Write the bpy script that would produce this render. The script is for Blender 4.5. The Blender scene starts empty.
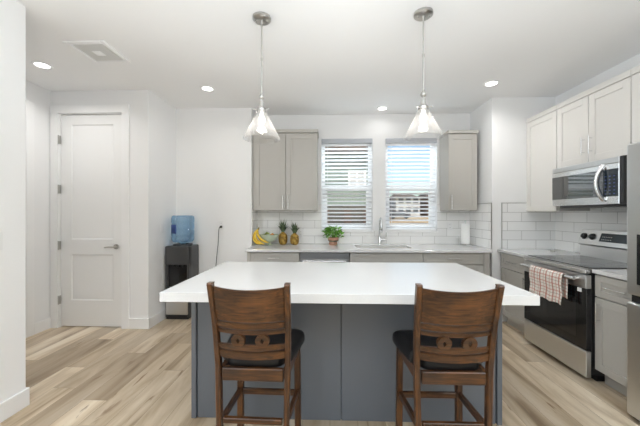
import bpy, bmesh, math, random
from mathutils import Vector, Matrix, Euler

random.seed(7)
C = bpy.context.scene.collection
SC = bpy.context.scene

# ------------------------------------------------------------------ camera
FPX, EYE = 300.0, 1.36
cam = bpy.data.cameras.new('camera')
cam_o = bpy.data.objects.new('camera', cam)
C.objects.link(cam_o)
cam.sensor_fit = 'HORIZONTAL'
cam.sensor_width = 36.0
cam.lens = FPX * 36.0 / 640.0
cam.shift_y = 0.5 / 640.0
cam.clip_start = 0.05
cam.clip_end = 500
cam_o.location = (0, 0, EYE)
cam_o.rotation_euler = (math.radians(90), 0, math.atan(10 / FPX))
SC.camera = cam_o

# ------------------------------------------------------------------ view, world, sun and fill lamps
SC.view_settings.view_transform = 'Standard'
SC.view_settings.look = 'None'
SC.view_settings.gamma = 1.0
SC.view_settings.exposure = 0.0
SC.view_settings.use_curve_mapping = False
try:
    SC.cycles.use_denoising = True
    SC.cycles.diffuse_bounces = 6
    SC.cycles.max_bounces = 12
    SC.cycles.transparent_max_bounces = 16
    SC.cycles.caustics_reflective = False
    SC.cycles.caustics_refractive = False
    SC.cycles.sample_clamp_indirect = 6.0
except Exception:
    pass

W = bpy.data.worlds.new('sky')
SC.world = W
W.use_nodes = True
nt = W.node_tree
nt.nodes.clear()
wo = nt.nodes.new('ShaderNodeOutputWorld')
bg = nt.nodes.new('ShaderNodeBackground')
sky = nt.nodes.new('ShaderNodeTexSky')
sky.sky_type = 'NISHITA'
sky.sun_disc = False
sky.sun_elevation = math.radians(42)
sky.sun_rotation = math.radians(150)
sky.air_density = 1.0
sky.dust_density = 1.5
bg.inputs['Strength'].default_value = 0.20
nt.links.new(sky.outputs[0], bg.inputs['Color'])
nt.links.new(bg.outputs[0], wo.inputs['Surface'])


def light(name, kind, loc, rot, energy, color=(1, 1, 1), size=None, size_y=None, spread=None, radius=None, angle=None):
    d = bpy.data.lights.new(name, kind)
    o = bpy.data.objects.new(name, d)
    C.objects.link(o)
    o.location = loc
    o.rotation_euler = rot
    d.energy = energy
    d.color = color
    if kind == 'AREA':
        d.shape = 'RECTANGLE' if size_y else 'DISK'
        d.size = size
        if size_y:
            d.size_y = size_y
        if spread:
            d.spread = spread
    if radius is not None:
        d.shadow_soft_size = radius
    if angle is not None:
        d.angle = angle
    return o


R = math.radians
# sun on the yard and the houses (comes over the roof from behind the camera)
light('sun', 'SUN', (0, -10, 12), (R(52), 0, R(28)), 3.4, (1, .95, .88), angle=R(1))
# fill lamps added at made-up openings of the unseen living area
light('fill_left', 'AREA', (-2.34, -2.0, 1.30), (0, R(-90), 0), 46, (.80, .90, 1), 2.3, 3.4)
light('fill_rear', 'AREA', (0.9, -5.1, 1.35), (R(90), 0, 0), 10, (.80, .92, 1), 3.2, 2.2)
# added upward fill behind the camera; its bounce brightens ceiling and room
light('fill_ceiling_bounce', 'AREA', (.2, -.2, 1.55), (R(180), 0, 0), 96, (.82, .92, 1), 1.6)
# added fill lamp above the kitchen windows, out of view, brightens the blinds
light('fill_kitchen_windows', 'AREA', (.72, 5.5, 3.25), (R(-52), 0, 0), 215, (.84, .93, 1), 2.2, .8)

# ------------------------------------------------------------------ helpers: materials
MAT = {}


def srgb(r, g, b):
    def f(c):
        c /= 255.0
        return c / 12.92 if c <= .04045 else ((c + .055) / 1.055) ** 2.4
    return (f(r), f(g), f(b), 1)


def mat(name, col, rough=.5, metal=0.0, spec=None, emit=None, estr=0, coat=0, bump=0, bscale=60, trans=0, ior=None):
    m = bpy.data.materials.new(name)
    m.use_nodes = True
    n = m.node_tree
    p = n.nodes['Principled BSDF']
    p.inputs['Base Color'].default_value = col
    p.inputs['Roughness'].default_value = rough
    p.inputs['Metallic'].default_value = metal
    if spec is not None:
        p.inputs['Specular IOR Level'].default_value = spec
    if emit:
        p.inputs['Emission Color'].default_value = emit
        p.inputs['Emission Strength'].default_value = estr
    if coat:
        p.inputs['Coat Weight'].default_value = coat
    if trans:
        p.inputs['Transmission Weight'].default_value = trans
    if ior:
        p.inputs['IOR'].default_value = ior
    # a faint procedural unevenness everywhere
    tc = n.nodes.new('ShaderNodeTexCoord')
    no = n.nodes.new('ShaderNodeTexNoise')
    no.inputs['Scale'].default_value = bscale
    no.inputs['Detail'].default_value = 3
    n.links.new(tc.outputs['Object'], no.inputs['Vector'])
    if bump:
        b = n.nodes.new('ShaderNodeBump')
        b.inputs['Strength'].default_value = bump
        b.inputs['Distance'].default_value = .002
        n.links.new(no.outputs['Fac'], b.inputs['Height'])
        n.links.new(b.outputs['Normal'], p.inputs['Normal'])
    MAT[name] = m
    return m


def N(m, t, **kw):
    x = m.node_tree.nodes.new(t)
    for k, v in kw.items():
        setattr(x, k, v)
    return x


def L(m, a, b):
    m.node_tree.links.new(a, b)


def ramp(m, fac, stops):
    r = N(m, 'ShaderNodeValToRGB')
    e = r.color_ramp.elements
    while len(e) < len(stops):
        e.new(.5)
    for i, (p, c) in enumerate(stops):
        e[i].position = p
        e[i].color = c
    L(m, fac, r.inputs['Fac'])
    return r.outputs['Color']


mat('wall_paint', srgb(243, 243, 243), .6, spec=.3, bump=.15, bscale=220)
mat('ceiling_paint', srgb(248, 248, 248), .75, spec=.2, bump=.2, bscale=160)
mat('trim_paint', srgb(246, 246, 246), .38)
mat('door_paint', srgb(243, 243, 242), .4)
mat('cabinet_paint', srgb(187, 184, 178), .42)
mat('right_upper_tone', srgb(226, 223, 218), .42)  # cabinet colour in a lighter tone for the range-wall uppers
mat('cabinet_gap', srgb(60, 58, 56), .8)
mat('island_paint', srgb(101, 106, 113), .45)
mat('steel_smooth', (.80, .80, .80, 1), .22, 1.0)
mat('chrome', (.72, .73, .74, 1), .16, 1.0)
mat('nickel', (.55, .54, .52, 1), .28, 1.0)
mat('black_glass', (.008, .008, .009, 1), .06, spec=.5)
mat('cooktop_glass', (.012, .012, .013, 1), .07, spec=.7)
mat('black_plastic', (.016, .016, .017, 1), .35)
mat('cooler_plastic', (.055, .055, .057, 1), .42)
mat('white_plastic', srgb(238, 238, 238), .35)
mat('rubber', (.015, .015, .015, 1), .6)
mat('leather', (.006, .006, .007, 1), .42, spec=.32, bump=.3, bscale=350)
mat('blind_white', srgb(246, 246, 246), .45)
mat('valance', srgb(190, 193, 200), .45)
mat('vinyl', srgb(246, 247, 248), .35)
mat('paper', srgb(246, 246, 244), .9, bump=.4, bscale=300)
mat('bowl_glaze', srgb(196, 208, 186), .25)
mat('terracotta', srgb(186, 140, 118), .7, bump=.3)
mat('pot_band', srgb(120, 120, 98), .6)
mat('soil', srgb(60, 45, 35), .95)
mat('lemon', srgb(214, 140, 50), .5)
mat('lens', srgb(255, 255, 255), .5, emit=(1, .97, .93, 1), estr=6)
mat('bulb', srgb(255, 255, 255), .5, emit=(1, .96, .9, 1), estr=3.5)
mat('plug_slot', (.03, .03, .03, 1), .6)
mat('display', (.02, .03, .04, 1), .08, spec=.5)
mat('fan_grille', srgb(226, 225, 222), .6)


def brushed(name, base, rough, horiz=True):
    m = mat(name, base, rough, 1.0)
    p = m.node_tree.nodes['Principled BSDF']
    tc = N(m, 'ShaderNodeTexCoord')
    mp = N(m, 'ShaderNodeMapping')
    mp.inputs['Scale'].default_value = (3, 3, 260) if horiz else (220, 220, 2)
    no = N(m, 'ShaderNodeTexNoise')
    no.inputs['Scale'].default_value = 1.5
    no.inputs['Detail'].default_value = 2
    L(m, tc.outputs['Object'], mp.inputs[0])
    L(m, mp.outputs[0], no.inputs['Vector'])
    mr = N(m, 'ShaderNodeMapRange')
    mr.inputs['To Min'].default_value = rough - .06
    mr.inputs['To Max'].default_value = rough + .10
    L(m, no.outputs['Fac'], mr.inputs['Value'])
    L(m, mr.outputs[0], p.inputs['Roughness'])
    return m


brushed('steel', (.66, .66, .655, 1), .30)
brushed('basin_steel', (.17, .17, .175, 1), .42)
brushed('steel_dark', (.50, .50, .51, 1), .30)


def quartz(name):
    m = mat(name, srgb(240, 240, 240), .10, spec=.5)
    p = m.node_tree.nodes['Principled BSDF']
    tc = N(m, 'ShaderNodeTexCoord')
    no = N(m, 'ShaderNodeTexNoise')
    no.inputs['Scale'].default_value = 180
    no.inputs['Detail'].default_value = 4
    L(m, tc.outputs['Object'], no.inputs['Vector'])
    c = ramp(m, no.outputs['Fac'], [(.3, srgb(220, 220, 220)), (.7, srgb(224, 224, 223))])
    L(m, c, p.inputs['Base Color'])
    return m


quartz('quartz')


def wood(name, axis, dark, mid, light_, rough=.34, scale=1.0):
    m = mat(name, mid, rough)
    p = m.node_tree.nodes['Principled BSDF']
    tc = N(m, 'ShaderNodeTexCoord')
    mp = N(m, 'ShaderNodeMapping')
    s = [34 * scale] * 3
    s[axis] = 2.6 * scale
    mp.inputs['Scale'].default_value = s
    n1 = N(m, 'ShaderNodeTexNoise')
    n1.inputs['Scale'].default_value = 1.6
    n1.inputs['Detail'].default_value = 7
    n1.inputs['Roughness'].default_value = .6
    n1.inputs['Distortion'].default_value = 1.3
    n2 = N(m, 'ShaderNodeTexNoise')
    n2.inputs['Scale'].default_value = 7 * scale
    n2.inputs['Detail'].default_value = 2
    L(m, tc.outputs['Object'], mp.inputs[0])
    L(m, mp.outputs[0], n1.inputs['Vector'])
    L(m, tc.outputs['Object'], n2.inputs['Vector'])
    mx = N(m, 'ShaderNodeMath', operation='MULTIPLY_ADD')
    mx.inputs[1].default_value = .35
    L(m, n2.outputs['Fac'], mx.inputs[0])
    mm = N(m, 'ShaderNodeMath', operation='MULTIPLY')
    mm.inputs[1].default_value = .65
    L(m, n1.outputs['Fac'], mm.inputs[0])
    L(m, mm.outputs[0], mx.inputs[2])
    c = ramp(m, mx.outputs[0], [(.30, dark), (.47, mid), (.66, light_)])
    L(m, c, p.inputs['Base Color'])
    b = N(m, 'ShaderNodeBump')
    b.inputs['Strength'].default_value = .12
    b.inputs['Distance'].default_value = .002
    L(m, n1.outputs['Fac'], b.inputs['Height'])
    L(m, b.outputs['Normal'], p.inputs['Normal'])
    return m


WD = (srgb(20, 10, 5), srgb(62, 36, 15), srgb(106, 66, 29))
wood('stool_wood_across', 0, *WD)
wood('stool_wood_along', 1, *WD)
wood('stool_wood_upright', 2, *WD)


def floor_mat():
    m = mat('oak_planks', srgb(190, 170, 145), .36, spec=.4)
    p = m.node_tree.nodes['Principled BSDF']
    tc = N(m, 'ShaderNodeTexCoord')
    sx = N(m, 'ShaderNodeSeparateXYZ')
    L(m, tc.outputs['Object'], sx.inputs[0])
    cb = N(m, 'ShaderNodeCombineXYZ')
    # every row of planks starts at its own random place
    rw = N(m, 'ShaderNodeMath', operation='DIVIDE')
    rw.inputs[1].default_value = .18
    L(m, sx.outputs['X'], rw.inputs[0])
    fl = N(m, 'ShaderNodeMath', operation='FLOOR')
    L(m, rw.outputs[0], fl.inputs[0])
    wn = N(m, 'ShaderNodeTexWhiteNoise', noise_dimensions='1D')
    L(m, fl.outputs[0], wn.inputs['W'])
    sh = N(m, 'ShaderNodeMath', operation='MULTIPLY_ADD')
    sh.inputs[1].default_value = 1.22
    L(m, wn.outputs['Value'], sh.inputs[0])
    L(m, sx.outputs['Y'], sh.inputs[2])
    L(m, sh.outputs[0], cb.inputs['X'])
    L(m, sx.outputs['X'], cb.inputs['Y'])
    br = N(m, 'ShaderNodeTexBrick')
    br.offset = 0
    br.inputs['Scale'].default_value = 1
    br.inputs['Brick Width'].default_value = 1.22
    br.inputs['Row Height'].default_value = .18
    br.inputs['Mortar Size'].default_value = .0014
    br.inputs['Mortar Smooth'].default_value = .3
    br.inputs['Color1'].default_value = (0, 0, 0, 1)
    br.inputs['Color2'].default_value = (1, 1, 1, 1)
    br.inputs['Mortar'].default_value = (.2, .2, .2, 1)
    L(m, cb.outputs[0], br.inputs['Vector'])
    # offset the grain per plank
    mp = N(m, 'ShaderNodeMapping')
    mp.inputs['Scale'].default_value = (.75, 4.6, 1)
    L(m, cb.outputs[0], mp.inputs[0])
    add = N(m, 'ShaderNodeVectorMath', operation='MULTIPLY_ADD')
    add.inputs[1].default_value = (7, 31, 17)
    L(m, br.outputs['Color'], add.inputs[0])
    L(m, mp.outputs[0], add.inputs[2])
    n1 = N(m, 'ShaderNodeTexNoise')
    n1.inputs['Scale'].default_value = 1.5
    n1.inputs['Detail'].default_value = 8
    n1.inputs['Roughness'].default_value = .55
    n1.inputs['Distortion'].default_value = .7
    L(m, add.outputs[0], n1.inputs['Vector'])
    grain = ramp(m, n1.outputs['Fac'], [(.28, srgb(160, 138, 112)), (.43, srgb(208, 188, 160)), (.56, srgb(230, 213, 188)), (.70, srgb(246, 233, 212))])
    tone = ramp(m, br.outputs['Color'], [(0, srgb(196, 190, 184)), (.5, srgb(236, 234, 231)), (1, srgb(255, 255, 255))])
    mu = N(m, 'ShaderNodeMix', data_type='RGBA', blend_type='MULTIPLY')
    mu.inputs['Factor'].default_value = 1
    L(m, grain, mu.inputs[6])
    L(m, tone, mu.inputs[7])
    # thin dark knots and cracks
    n3 = N(m, 'ShaderNodeTexNoise')
    n3.inputs['Scale'].default_value = 2.3
    n3.inputs['Detail'].default_value = 5
    n3.inputs['Distortion'].default_value = 1.6
    L(m, add.outputs[0], n3.inputs['Vector'])
    crack = ramp(m, n3.outputs['Fac'], [(.66, (0, 0, 0, 1)), (.73, (1, 1, 1, 1))])
    m2 = N(m, 'ShaderNodeMix', data_type='RGBA')
    L(m, crack, m2.inputs['Factor'])
    L(m, mu.outputs[2], m2.inputs[6])
    m2.inputs[7].default_value = srgb(140, 114, 88)
    m3 = N(m, 'ShaderNodeMix', data_type='RGBA')
    L(m, br.outputs['Fac'], m3.inputs['Factor'])
    L(m, m2.outputs[2], m3.inputs[6])
    m3.inputs[7].default_value = srgb(140, 120, 98)
    L(m, m3.outputs[2], p.inputs['Base Color'])
    b = N(m, 'ShaderNodeBump')
    b.inputs['Strength'].default_value = .1
    b.inputs['Distance'].default_value = .002
    L(m, n1.outputs['Fac'], b.inputs['Height'])
    L(m, b.outputs['Normal'], p.inputs['Normal'])
    return m


floor_mat()


def tile_mat(name, ux, row=.1152, width=.35, off=0.0):
    """glazed white tiles; ux = which object axis runs along the wall"""
    m = mat(name, srgb(238, 238, 236), .12, spec=.5)
    p = m.node_tree.nodes['Principled BSDF']
    tc = N(m, 'ShaderNodeTexCoord')
    sx = N(m, 'ShaderNodeSeparateXYZ')
    L(m, tc.outputs['Object'], sx.inputs[0])
    cb = N(m, 'ShaderNodeCombineXYZ')
    a = N(m, 'ShaderNodeMath', operation='ADD')
    a.inputs[1].default_value = off + 7
    L(m, sx.outputs[ux], a.inputs[0])
    z = N(m, 'ShaderNodeMath', operation='ADD')
    z.inputs[1].default_value = -.914 + row * 20
    L(m, sx.outputs['Z'], z.inputs[0])
    L(m, a.outputs[0], cb.inputs['X'])
    L(m, z.outputs[0], cb.inputs['Y'])
    br = N(m, 'ShaderNodeTexBrick')
    br.offset = .5
    br.inputs['Scale'].default_value = 1
    br.inputs['Brick Width'].default_value = width
    br.inputs['Row Height'].default_value = row
    br.inputs['Mortar Size'].default_value = .003
    br.inputs['Mortar Smooth'].default_value = .2
    br.inputs['Color1'].default_value = srgb(241, 241, 240)
    br.inputs['Color2'].default_value = srgb(249, 249, 248)
    br.inputs['Mortar'].default_value = srgb(196, 195, 193)
    L(m, cb.outputs[0], br.inputs['Vector'])
    L(m, br.outputs['Color'], p.inputs['Base Color'])
    b = N(m, 'ShaderNodeBump')
    b.invert = True
    b.inputs['Strength'].default_value = .5
    b.inputs['Distance'].default_value = .002
    L(m, br.outputs['Fac'], b.inputs['Height'])
    n1 = N(m, 'ShaderNodeTexNoise')
    n1.inputs['Scale'].default_value = 9
    L(m, tc.outputs['Object'], n1.inputs['Vector'])
    b2 = N(m, 'ShaderNodeBump')
    b2.inputs['Strength'].default_value = .18
    b2.inputs['Distance'].default_value = .01
    L(m, n1.outputs['Fac'], b2.inputs['Height'])
    L(m, b.outputs['Normal'], b2.inputs['Normal'])
    L(m, b2.outputs['Normal'], p.inputs['Normal'])
    return m


tile_mat('tile_x', 'X', .1152, .35, .05)
tile_mat('tile_y', 'Y', .1152, .35, .12)


def thin_glass(name, tint, haze, refl=.10, hazecol=(1, 1, 1, 1)):
    m = bpy.data.materials.new(name)
    m.use_nodes = True
    t = m.node_tree
    t.nodes.clear()
    o = N(m, 'ShaderNodeOutputMaterial')
    tr = N(m, 'ShaderNodeBsdfTransparent')
    tr.inputs['Color'].default_value = tint
    gl = N(m, 'ShaderNodeBsdfGlossy')
    gl.inputs['Roughness'].default_value = .03
    di = N(m, 'ShaderNodeBsdfTranslucent')
    di.inputs['Color'].default_value = hazecol
    lw = N(m, 'ShaderNodeLayerWeight')
    lw.inputs['Blend'].default_value = .35
    # reflection share rises at grazing angles
    ma = N(m, 'ShaderNodeMath', operation='MULTIPLY_ADD')
    ma.inputs[1].default_value = .38
    ma.inputs[2].default_value = refl * .5
    L(m, lw.outputs['Fresnel'], ma.inputs[0])
    m1 = N(m, 'ShaderNodeMixShader')
    fa = N(m, 'ShaderNodeMath', operation='MULTIPLY_ADD')
    fa.inputs[1].default_value = haze
    fa.inputs[2].default_value = haze * .35
    L(m, lw.outputs['Facing'], fa.inputs[0])
    L(m, fa.outputs[0], m1.inputs['Fac'])
    L(m, tr.outputs[0], m1.inputs[1])
    L(m, di.outputs[0], m1.inputs[2])
    m2 = N(m, 'ShaderNodeMixShader')
    L(m, ma.outputs[0], m2.inputs['Fac'])
    L(m, m1.outputs[0], m2.inputs[1])
    L(m, gl.outputs[0], m2.inputs[2])
    L(m, m2.outputs[0], o.inputs['Surface'])
    MAT[name] = m
    return m


thin_glass('window_glass', (.97, .985, .98, 1), 0.0, .04)
thin_glass('shade_glass', (.97, .97, .97, 1), .05, .0)
thin_glass('bottle_plastic', (.82, .92, .99, 1), .60, .06, (.50, .74, .95, 1))


def noise_mat(name, stops, scale, rough=.7, bump=.3, dist=.004, stretch=(1, 1, 1), sss=0):
    m = mat(name, stops[0][1], rough)
    p = m.node_tree.nodes['Principled BSDF']
    tc = N(m, 'ShaderNodeTexCoord')
    mp = N(m, 'ShaderNodeMapping')
    mp.inputs['Scale'].default_value = stretch
    n1 = N(m, 'ShaderNodeTexNoise')
    n1.inputs['Scale'].default_value = scale
    n1.inputs['Detail'].default_value = 5
    L(m, tc.outputs['Object'], mp.inputs[0])
    L(m, mp.outputs[0], n1.inputs['Vector'])
    L(m, ramp(m, n1.outputs['Fac'], stops), p.inputs['Base Color'])
    b = N(m, 'ShaderNodeBump')
    b.inputs['Strength'].default_value = bump
    b.inputs['Distance'].default_value = dist
    L(m, n1.outputs['Fac'], b.inputs['Height'])
    L(m, b.outputs['Normal'], p.inputs['Normal'])
    return m


noise_mat('banana_skin', [(.3, srgb(206, 160, 40)), (.5, srgb(232, 196, 66)), (.7, srgb(240, 212, 96))], 14, .45, .05)
noise_mat('banana_tip', [(.3, srgb(90, 66, 30)), (.7, srgb(150, 140, 60))], 40, .6)
noise_mat('green_fruit', [(.3, srgb(120, 140, 60)), (.7, srgb(160, 170, 90))], 20, .5, .1)
noise_mat('pineapple_skin', [(.35, srgb(96, 74, 30)), (.5, srgb(158, 122, 48)), (.65, srgb(190, 160, 80))], 26, .7, .4)
noise_mat('pineapple_leaf', [(.35, srgb(58, 78, 52)), (.65, srgb(112, 132, 100))], 18, .55, .1)
noise_mat('basil_leaf', [(.35, srgb(72, 124, 36)), (.55, srgb(112, 172, 60)), (.7, srgb(156, 206, 96))], 22, .45, .1)
noise_mat('dirt', [(.35, srgb(176, 146, 110)), (.5, srgb(205, 178, 140)), (.65, srgb(224, 202, 168))], .25, .95, .3, .05)
noise_mat('siding_green', [(.3, srgb(108, 122, 112)), (.7, srgb(134, 148, 136))], 2, .8, .1)
noise_mat('siding_tan', [(.3, srgb(176, 160, 140)), (.7, srgb(200, 184, 164))], 1, .8, .1)
noise_mat('siding_brown', [(.3, srgb(112, 92, 76)), (.7, srgb(140, 118, 100))], 1, .8, .1)
noise_mat('siding_grey', [(.3, srgb(170, 168, 166)), (.7, srgb(200, 198, 196))], 1, .8, .1)
noise_mat('shingles', [(.3, srgb(84, 72, 62)), (.7, srgb(120, 104, 92))], 3, .9, .3)
mat('far_window', srgb(70, 76, 84), .2)
mat('far_dark', srgb(52, 48, 46), .7)
mat('brick_red', srgb(70, 50, 44), .8)
mat('shrub', srgb(70, 92, 56), .9)
mat('white_siding_trim', srgb(236, 236, 234), .6)


def towel_mat():
    m = mat('plaid_cloth', srgb(235, 228, 218), .9)
    p = m.node_tree.nodes['Principled BSDF']
    uv = N(m, 'ShaderNodeUVMap')
    sx = N(m, 'ShaderNodeSeparateXYZ')
    L(m, uv.outputs[0], sx.inputs[0])

    def stripes(sock, period, wid, ph=0.0):
        a = N(m, 'ShaderNodeMath', operation='MULTIPLY_ADD')
        a.inputs[1].default_value = 1 / period
        a.inputs[2].default_value = ph
        L(m, sock, a.inputs[0])
        f = N(m, 'ShaderNodeMath', operation='FRACT')
        L(m, a.outputs[0], f.inputs[0])
        g = N(m, 'ShaderNodeMath', operation='LESS_THAN')
        g.inputs[1].default_value = wid
        L(m, f.outputs[0], g.inputs[0])
        return g.outputs[0]

    base = None
    cur = None
    specs = [('X', .078, .20, 0.0, srgb(186, 108, 90), .75), ('X', .078, .09, .52, srgb(206, 150, 134), .8),
             ('Y', .058, .17, 0.1, srgb(190, 122, 104), .60), ('Y', .058, .10, .6, srgb(150, 132, 120), .55)]
    prev = None
    for ax, per, w, ph, col, st in specs:
        s = stripes(sx.outputs[ax], per, w, ph)
        mu = N(m, 'ShaderNodeMath', operation='MULTIPLY')
        mu.inputs[1].default_value = st
        L(m, s, mu.inputs[0])
        mx = N(m, 'ShaderNodeMix', data_type='RGBA')
        L(m, mu.outputs[0], mx.inputs['Factor'])
        if prev is None:
            mx.inputs[6].default_value = srgb(232, 226, 218)
        else:
            L(m, prev, mx.inputs[6])
        mx.inputs[7].default_value = col
        prev = mx.outputs[2]
    L(m, prev, p.inputs['Base Color'])
    return m


towel_mat()


def microwave_glass():
    m = mat('microwave_glass', (.03, .035, .042, 1), .05, spec=1.0)
    m.node_tree.nodes['Principled BSDF'].inputs['Coat Weight'].default_value = 1.0
    m.node_tree.nodes['Principled BSDF'].inputs['Coat IOR'].default_value = 2.0


microwave_glass()



def slat_mat():
    m = mat('slat_vinyl', srgb(250, 250, 250), .4)
    t = m.node_tree
    p = t.nodes['Principled BSDF']
    out = t.nodes['Material Output']
    tr = N(m, 'ShaderNodeBsdfTranslucent')
    tr.inputs['Color'].default_value = srgb(248, 248, 250)
    mx = N(m, 'ShaderNodeMixShader')
    mx.inputs['Fac'].default_value = .35
    L(m, p.outputs[0], mx.inputs[1])
    L(m, tr.outputs[0], mx.inputs[2])
    L(m, mx.outputs[0], out.inputs['Surface'])


slat_mat()

# ------------------------------------------------------------------ helpers: meshes


class MB:
    """collects shapes (in world or local coordinates) into one mesh"""

    def __init__(s, M=None):
        s.bm = bmesh.new()
        s.M = M or Matrix.Identity(4)
        s.smooth = False

    def _take(s, b, smooth=False, M=None):
        b.transform(s.M @ M if M is not None else s.M)
        for f in b.faces:
            f.smooth = smooth
        me = bpy.data.meshes.new('t')
        b.to_mesh(me)
        b.free()
        s.bm.from_mesh(me)
        bpy.data.meshes.remove(me)

    def box(s, x0, x1, y0, y1, z0, z1, bev=0.0, seg=1, mat=0, M=None):
        b = bmesh.new()
        bmesh.ops.create_cube(b, size=1)
        for v in b.verts:
            v.co = Vector(((x0 + x1) / 2 + v.co.x * (x1 - x0), (y0 + y1) / 2 + v.co.y * (y1 - y0), (z0 + z1) / 2 + v.co.z * (z1 - z0)))
        if bev:
            bmesh.ops.bevel(b, geom=list(b.edges), offset=bev, segments=seg, affect='EDGES', profile=.5)
        for f in b.faces:
            f.material_index = mat
        s._take(b, False, M)
        return s

    def lathe(s, prof, loc=(0, 0, 0), n=24, mat=0, smooth=True, M=None, cap=True):
        """prof: list of (r, z)"""
        b = bmesh.new()
        rings = []
        for r, z in prof:
            if r < 1e-6:
                rings.append([b.verts.new((loc[0], loc[1], loc[2] + z))])
            else:
                rings.append([b.verts.new((loc[0] + r * math.cos(2 * math.pi * i / n), loc[1] + r * math.sin(2 * math.pi * i / n), loc[2] + z)) for i in range(n)])
        for a, c in zip(rings, rings[1:]):
            for i in range(n):
                j = (i + 1) % n
                if len(a) == 1 and len(c) == 1:
                    continue
                if len(a) == 1:
                    b.faces.new((a[0], c[j], c[i]))
                elif len(c) == 1:
                    b.faces.new((a[i], a[j], c[0]))
                else:
                    b.faces.new((a[i], a[j], c[j], c[i]))
        if cap:
            if len(rings[0]) > 1:
                b.faces.new(list(reversed(rings[0])))
            if len(rings[-1]) > 1:
                b.faces.new(rings[-1])
        bmesh.ops.recalc_face_normals(b, faces=b.faces)
        for f in b.faces:
            f.material_index = mat
        s._take(b, smooth, M)
        return s

    def tube(s, pts, rad, n=10, mat=0, M=None, radii=None, flat=1.0):
        pts = [Vector(p) for p in pts]
        b = bmesh.new()
        rings = []
        up = Vector((0, 0, 1))
        prev = None
        for i, p in enumerate(pts):
            t = (pts[min(i + 1, len(pts) - 1)] - pts[max(i - 1, 0)]).normalized()
            if prev is None:
                a = t.cross(up)
                if a.length < .1:
                    a = t.cross(Vector((0, 1, 0)))
                a.normalize()
            else:
                a = (prev - t * prev.dot(t)).normalized()
            prev = a
            c = t.cross(a).normalized()
            r = radii[i] if radii else rad
            rings.append([b.verts.new(p + a * (r * math.cos(2 * math.pi * k / n)) + c * (r * flat * math.sin(2 * math.pi * k / n))) for k in range(n)])
        for a, c in zip(rings, rings[1:]):
            for k in range(n):
                b.faces.new((a[k], a[(k + 1) % n], c[(k + 1) % n], c[k]))
        b.faces.new(list(reversed(rings[0])))
        b.faces.new(rings[-1])
        bmesh.ops.recalc_face_normals(b, faces=b.faces)
        for f in b.faces:
            f.material_index = mat
        s._take(b, True, M)
        return s

    def sweep(s, pts, w, d, bev=.003, mat=0, M=None):
        """rectangular post through pts (local x width w, y depth d)"""
        b = bmesh.new()
        k = bev
        sec = [(-w / 2 + k, -d / 2), (w / 2 - k, -d / 2), (w / 2, -d / 2 + k), (w / 2, d / 2 - k), (w / 2 - k, d / 2), (-w / 2 + k, d / 2), (-w / 2, d / 2 - k), (-w / 2, -d / 2 + k)]
        rings = [[b.verts.new((p[0] + a, p[1] + c, p[2])) for a, c in sec] for p in pts]
        for a, c in zip(rings, rings[1:]):
            for i in range(8):
                b.faces.new((a[i], a[(i + 1) % 8], c[(i + 1) % 8], c[i]))
        b.faces.new(list(reversed(rings[0])))
        b.faces.new(rings[-1])
        bmesh.ops.recalc_face_normals(b, faces=b.faces)
        for f in b.faces:
            f.material_index = mat
        s._take(b, False, M)
        return s

    def poly(s, verts, faces, smooth=False, mat=0, recalc=True, M=None):
        b = bmesh.new()
        vs = [b.verts.new(v) for v in verts]
        for f in faces:
            b.faces.new([vs[i] for i in f])
        if recalc:
            bmesh.ops.recalc_face_normals(b, faces=b.faces)
        for f in b.faces:
            f.material_index = mat
        s._take(b, smooth, M)
        return s

    def build(s, name, mats, parent=None, origin=None):
        if isinstance(mats, str):
            mats = [mats]
        if parent is not None:
            origin = ORG[parent.name]
        org = Vector(origin) if origin is not None else Vector((0, 0, 0))
        if org.length:
            s.bm.transform(Matrix.Translation(-org))
        me = bpy.data.meshes.new(name)
        s.bm.to_mesh(me)
        s.bm.free()
        for m in mats:
            me.materials.append(MAT[m])
        try:
            if any(p.use_smooth for p in me.polygons):
                me.set_sharp_from_angle(angle=R(40))
        except Exception:
            pass
        o = bpy.data.objects.new(name, me)
        C.objects.link(o)
        if parent is not None:
            o.parent = parent
        else:
            o.location = org
        ORG[o.name] = org
        return o


ORG = {}


def thing(name, label, cat, loc, rz=0, group=None, local=False):
    o = bpy.data.objects.new(name, None)
    o.empty_display_size = .1
    C.objects.link(o)
    o.location = loc
    o.rotation_euler = (0, 0, rz)
    ORG[o.name] = Vector((0, 0, 0)) if local else Vector(loc)
    return tag(o, label, cat, group)


def tag(o, label, cat, group=None):
    o['label'] = label
    o['category'] = cat
    if group:
        o['group'] = group
    return o


def struct(o, label=None, cat=None):
    o['kind'] = 'structure'
    if label:
        o['label'] = label
    if cat:
        o['category'] = cat
    return o


def copy_tree(o, parent=None):
    c = o.copy()
    C.objects.link(c)
    c.parent = parent
    for ch in [x for x in bpy.data.objects if x.parent == o]:
        copy_tree(ch, c)
    ORG[c.name] = ORG[o.name]
    return c


def face_cam(x0, y):      # u -> +X, v -> +Z, outward n -> -Y
    return Matrix(((1, 0, 0, x0), (0, 0, -1, y), (0, 1, 0, 0), (0, 0, 0, 1)))


def face_left(x, y0):     # u -> -Y, v -> +Z, outward n -> -X
    return Matrix(((0, 0, -1, x), (-1, 0, 0, y0), (0, 1, 0, 0), (0, 0, 0, 1)))


def shaker(mb, u0, u1, v0, v1, fr=.062, t=.02, rec=.009, gap=.0015):
    u0 += gap; u1 -= gap; v0 += gap; v1 -= gap
    b = .0012
    mb.box(u0, u0 + fr, v0, v1, 0, t, b)
    mb.box(u1 - fr, u1, v0, v1, 0, t, b)
    mb.box(u0 + fr - .001, u1 - fr + .001, v0, v0 + fr, 0, t - .0002, b)
    mb.box(u0 + fr - .001, u1 - fr + .001, v1 - fr, v1, 0, t - .0002, b)
    mb.box(u0 + fr - .002, u1 - fr + .002, v0 + fr - .002, v1 - fr + .002, .002, t - rec)


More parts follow.
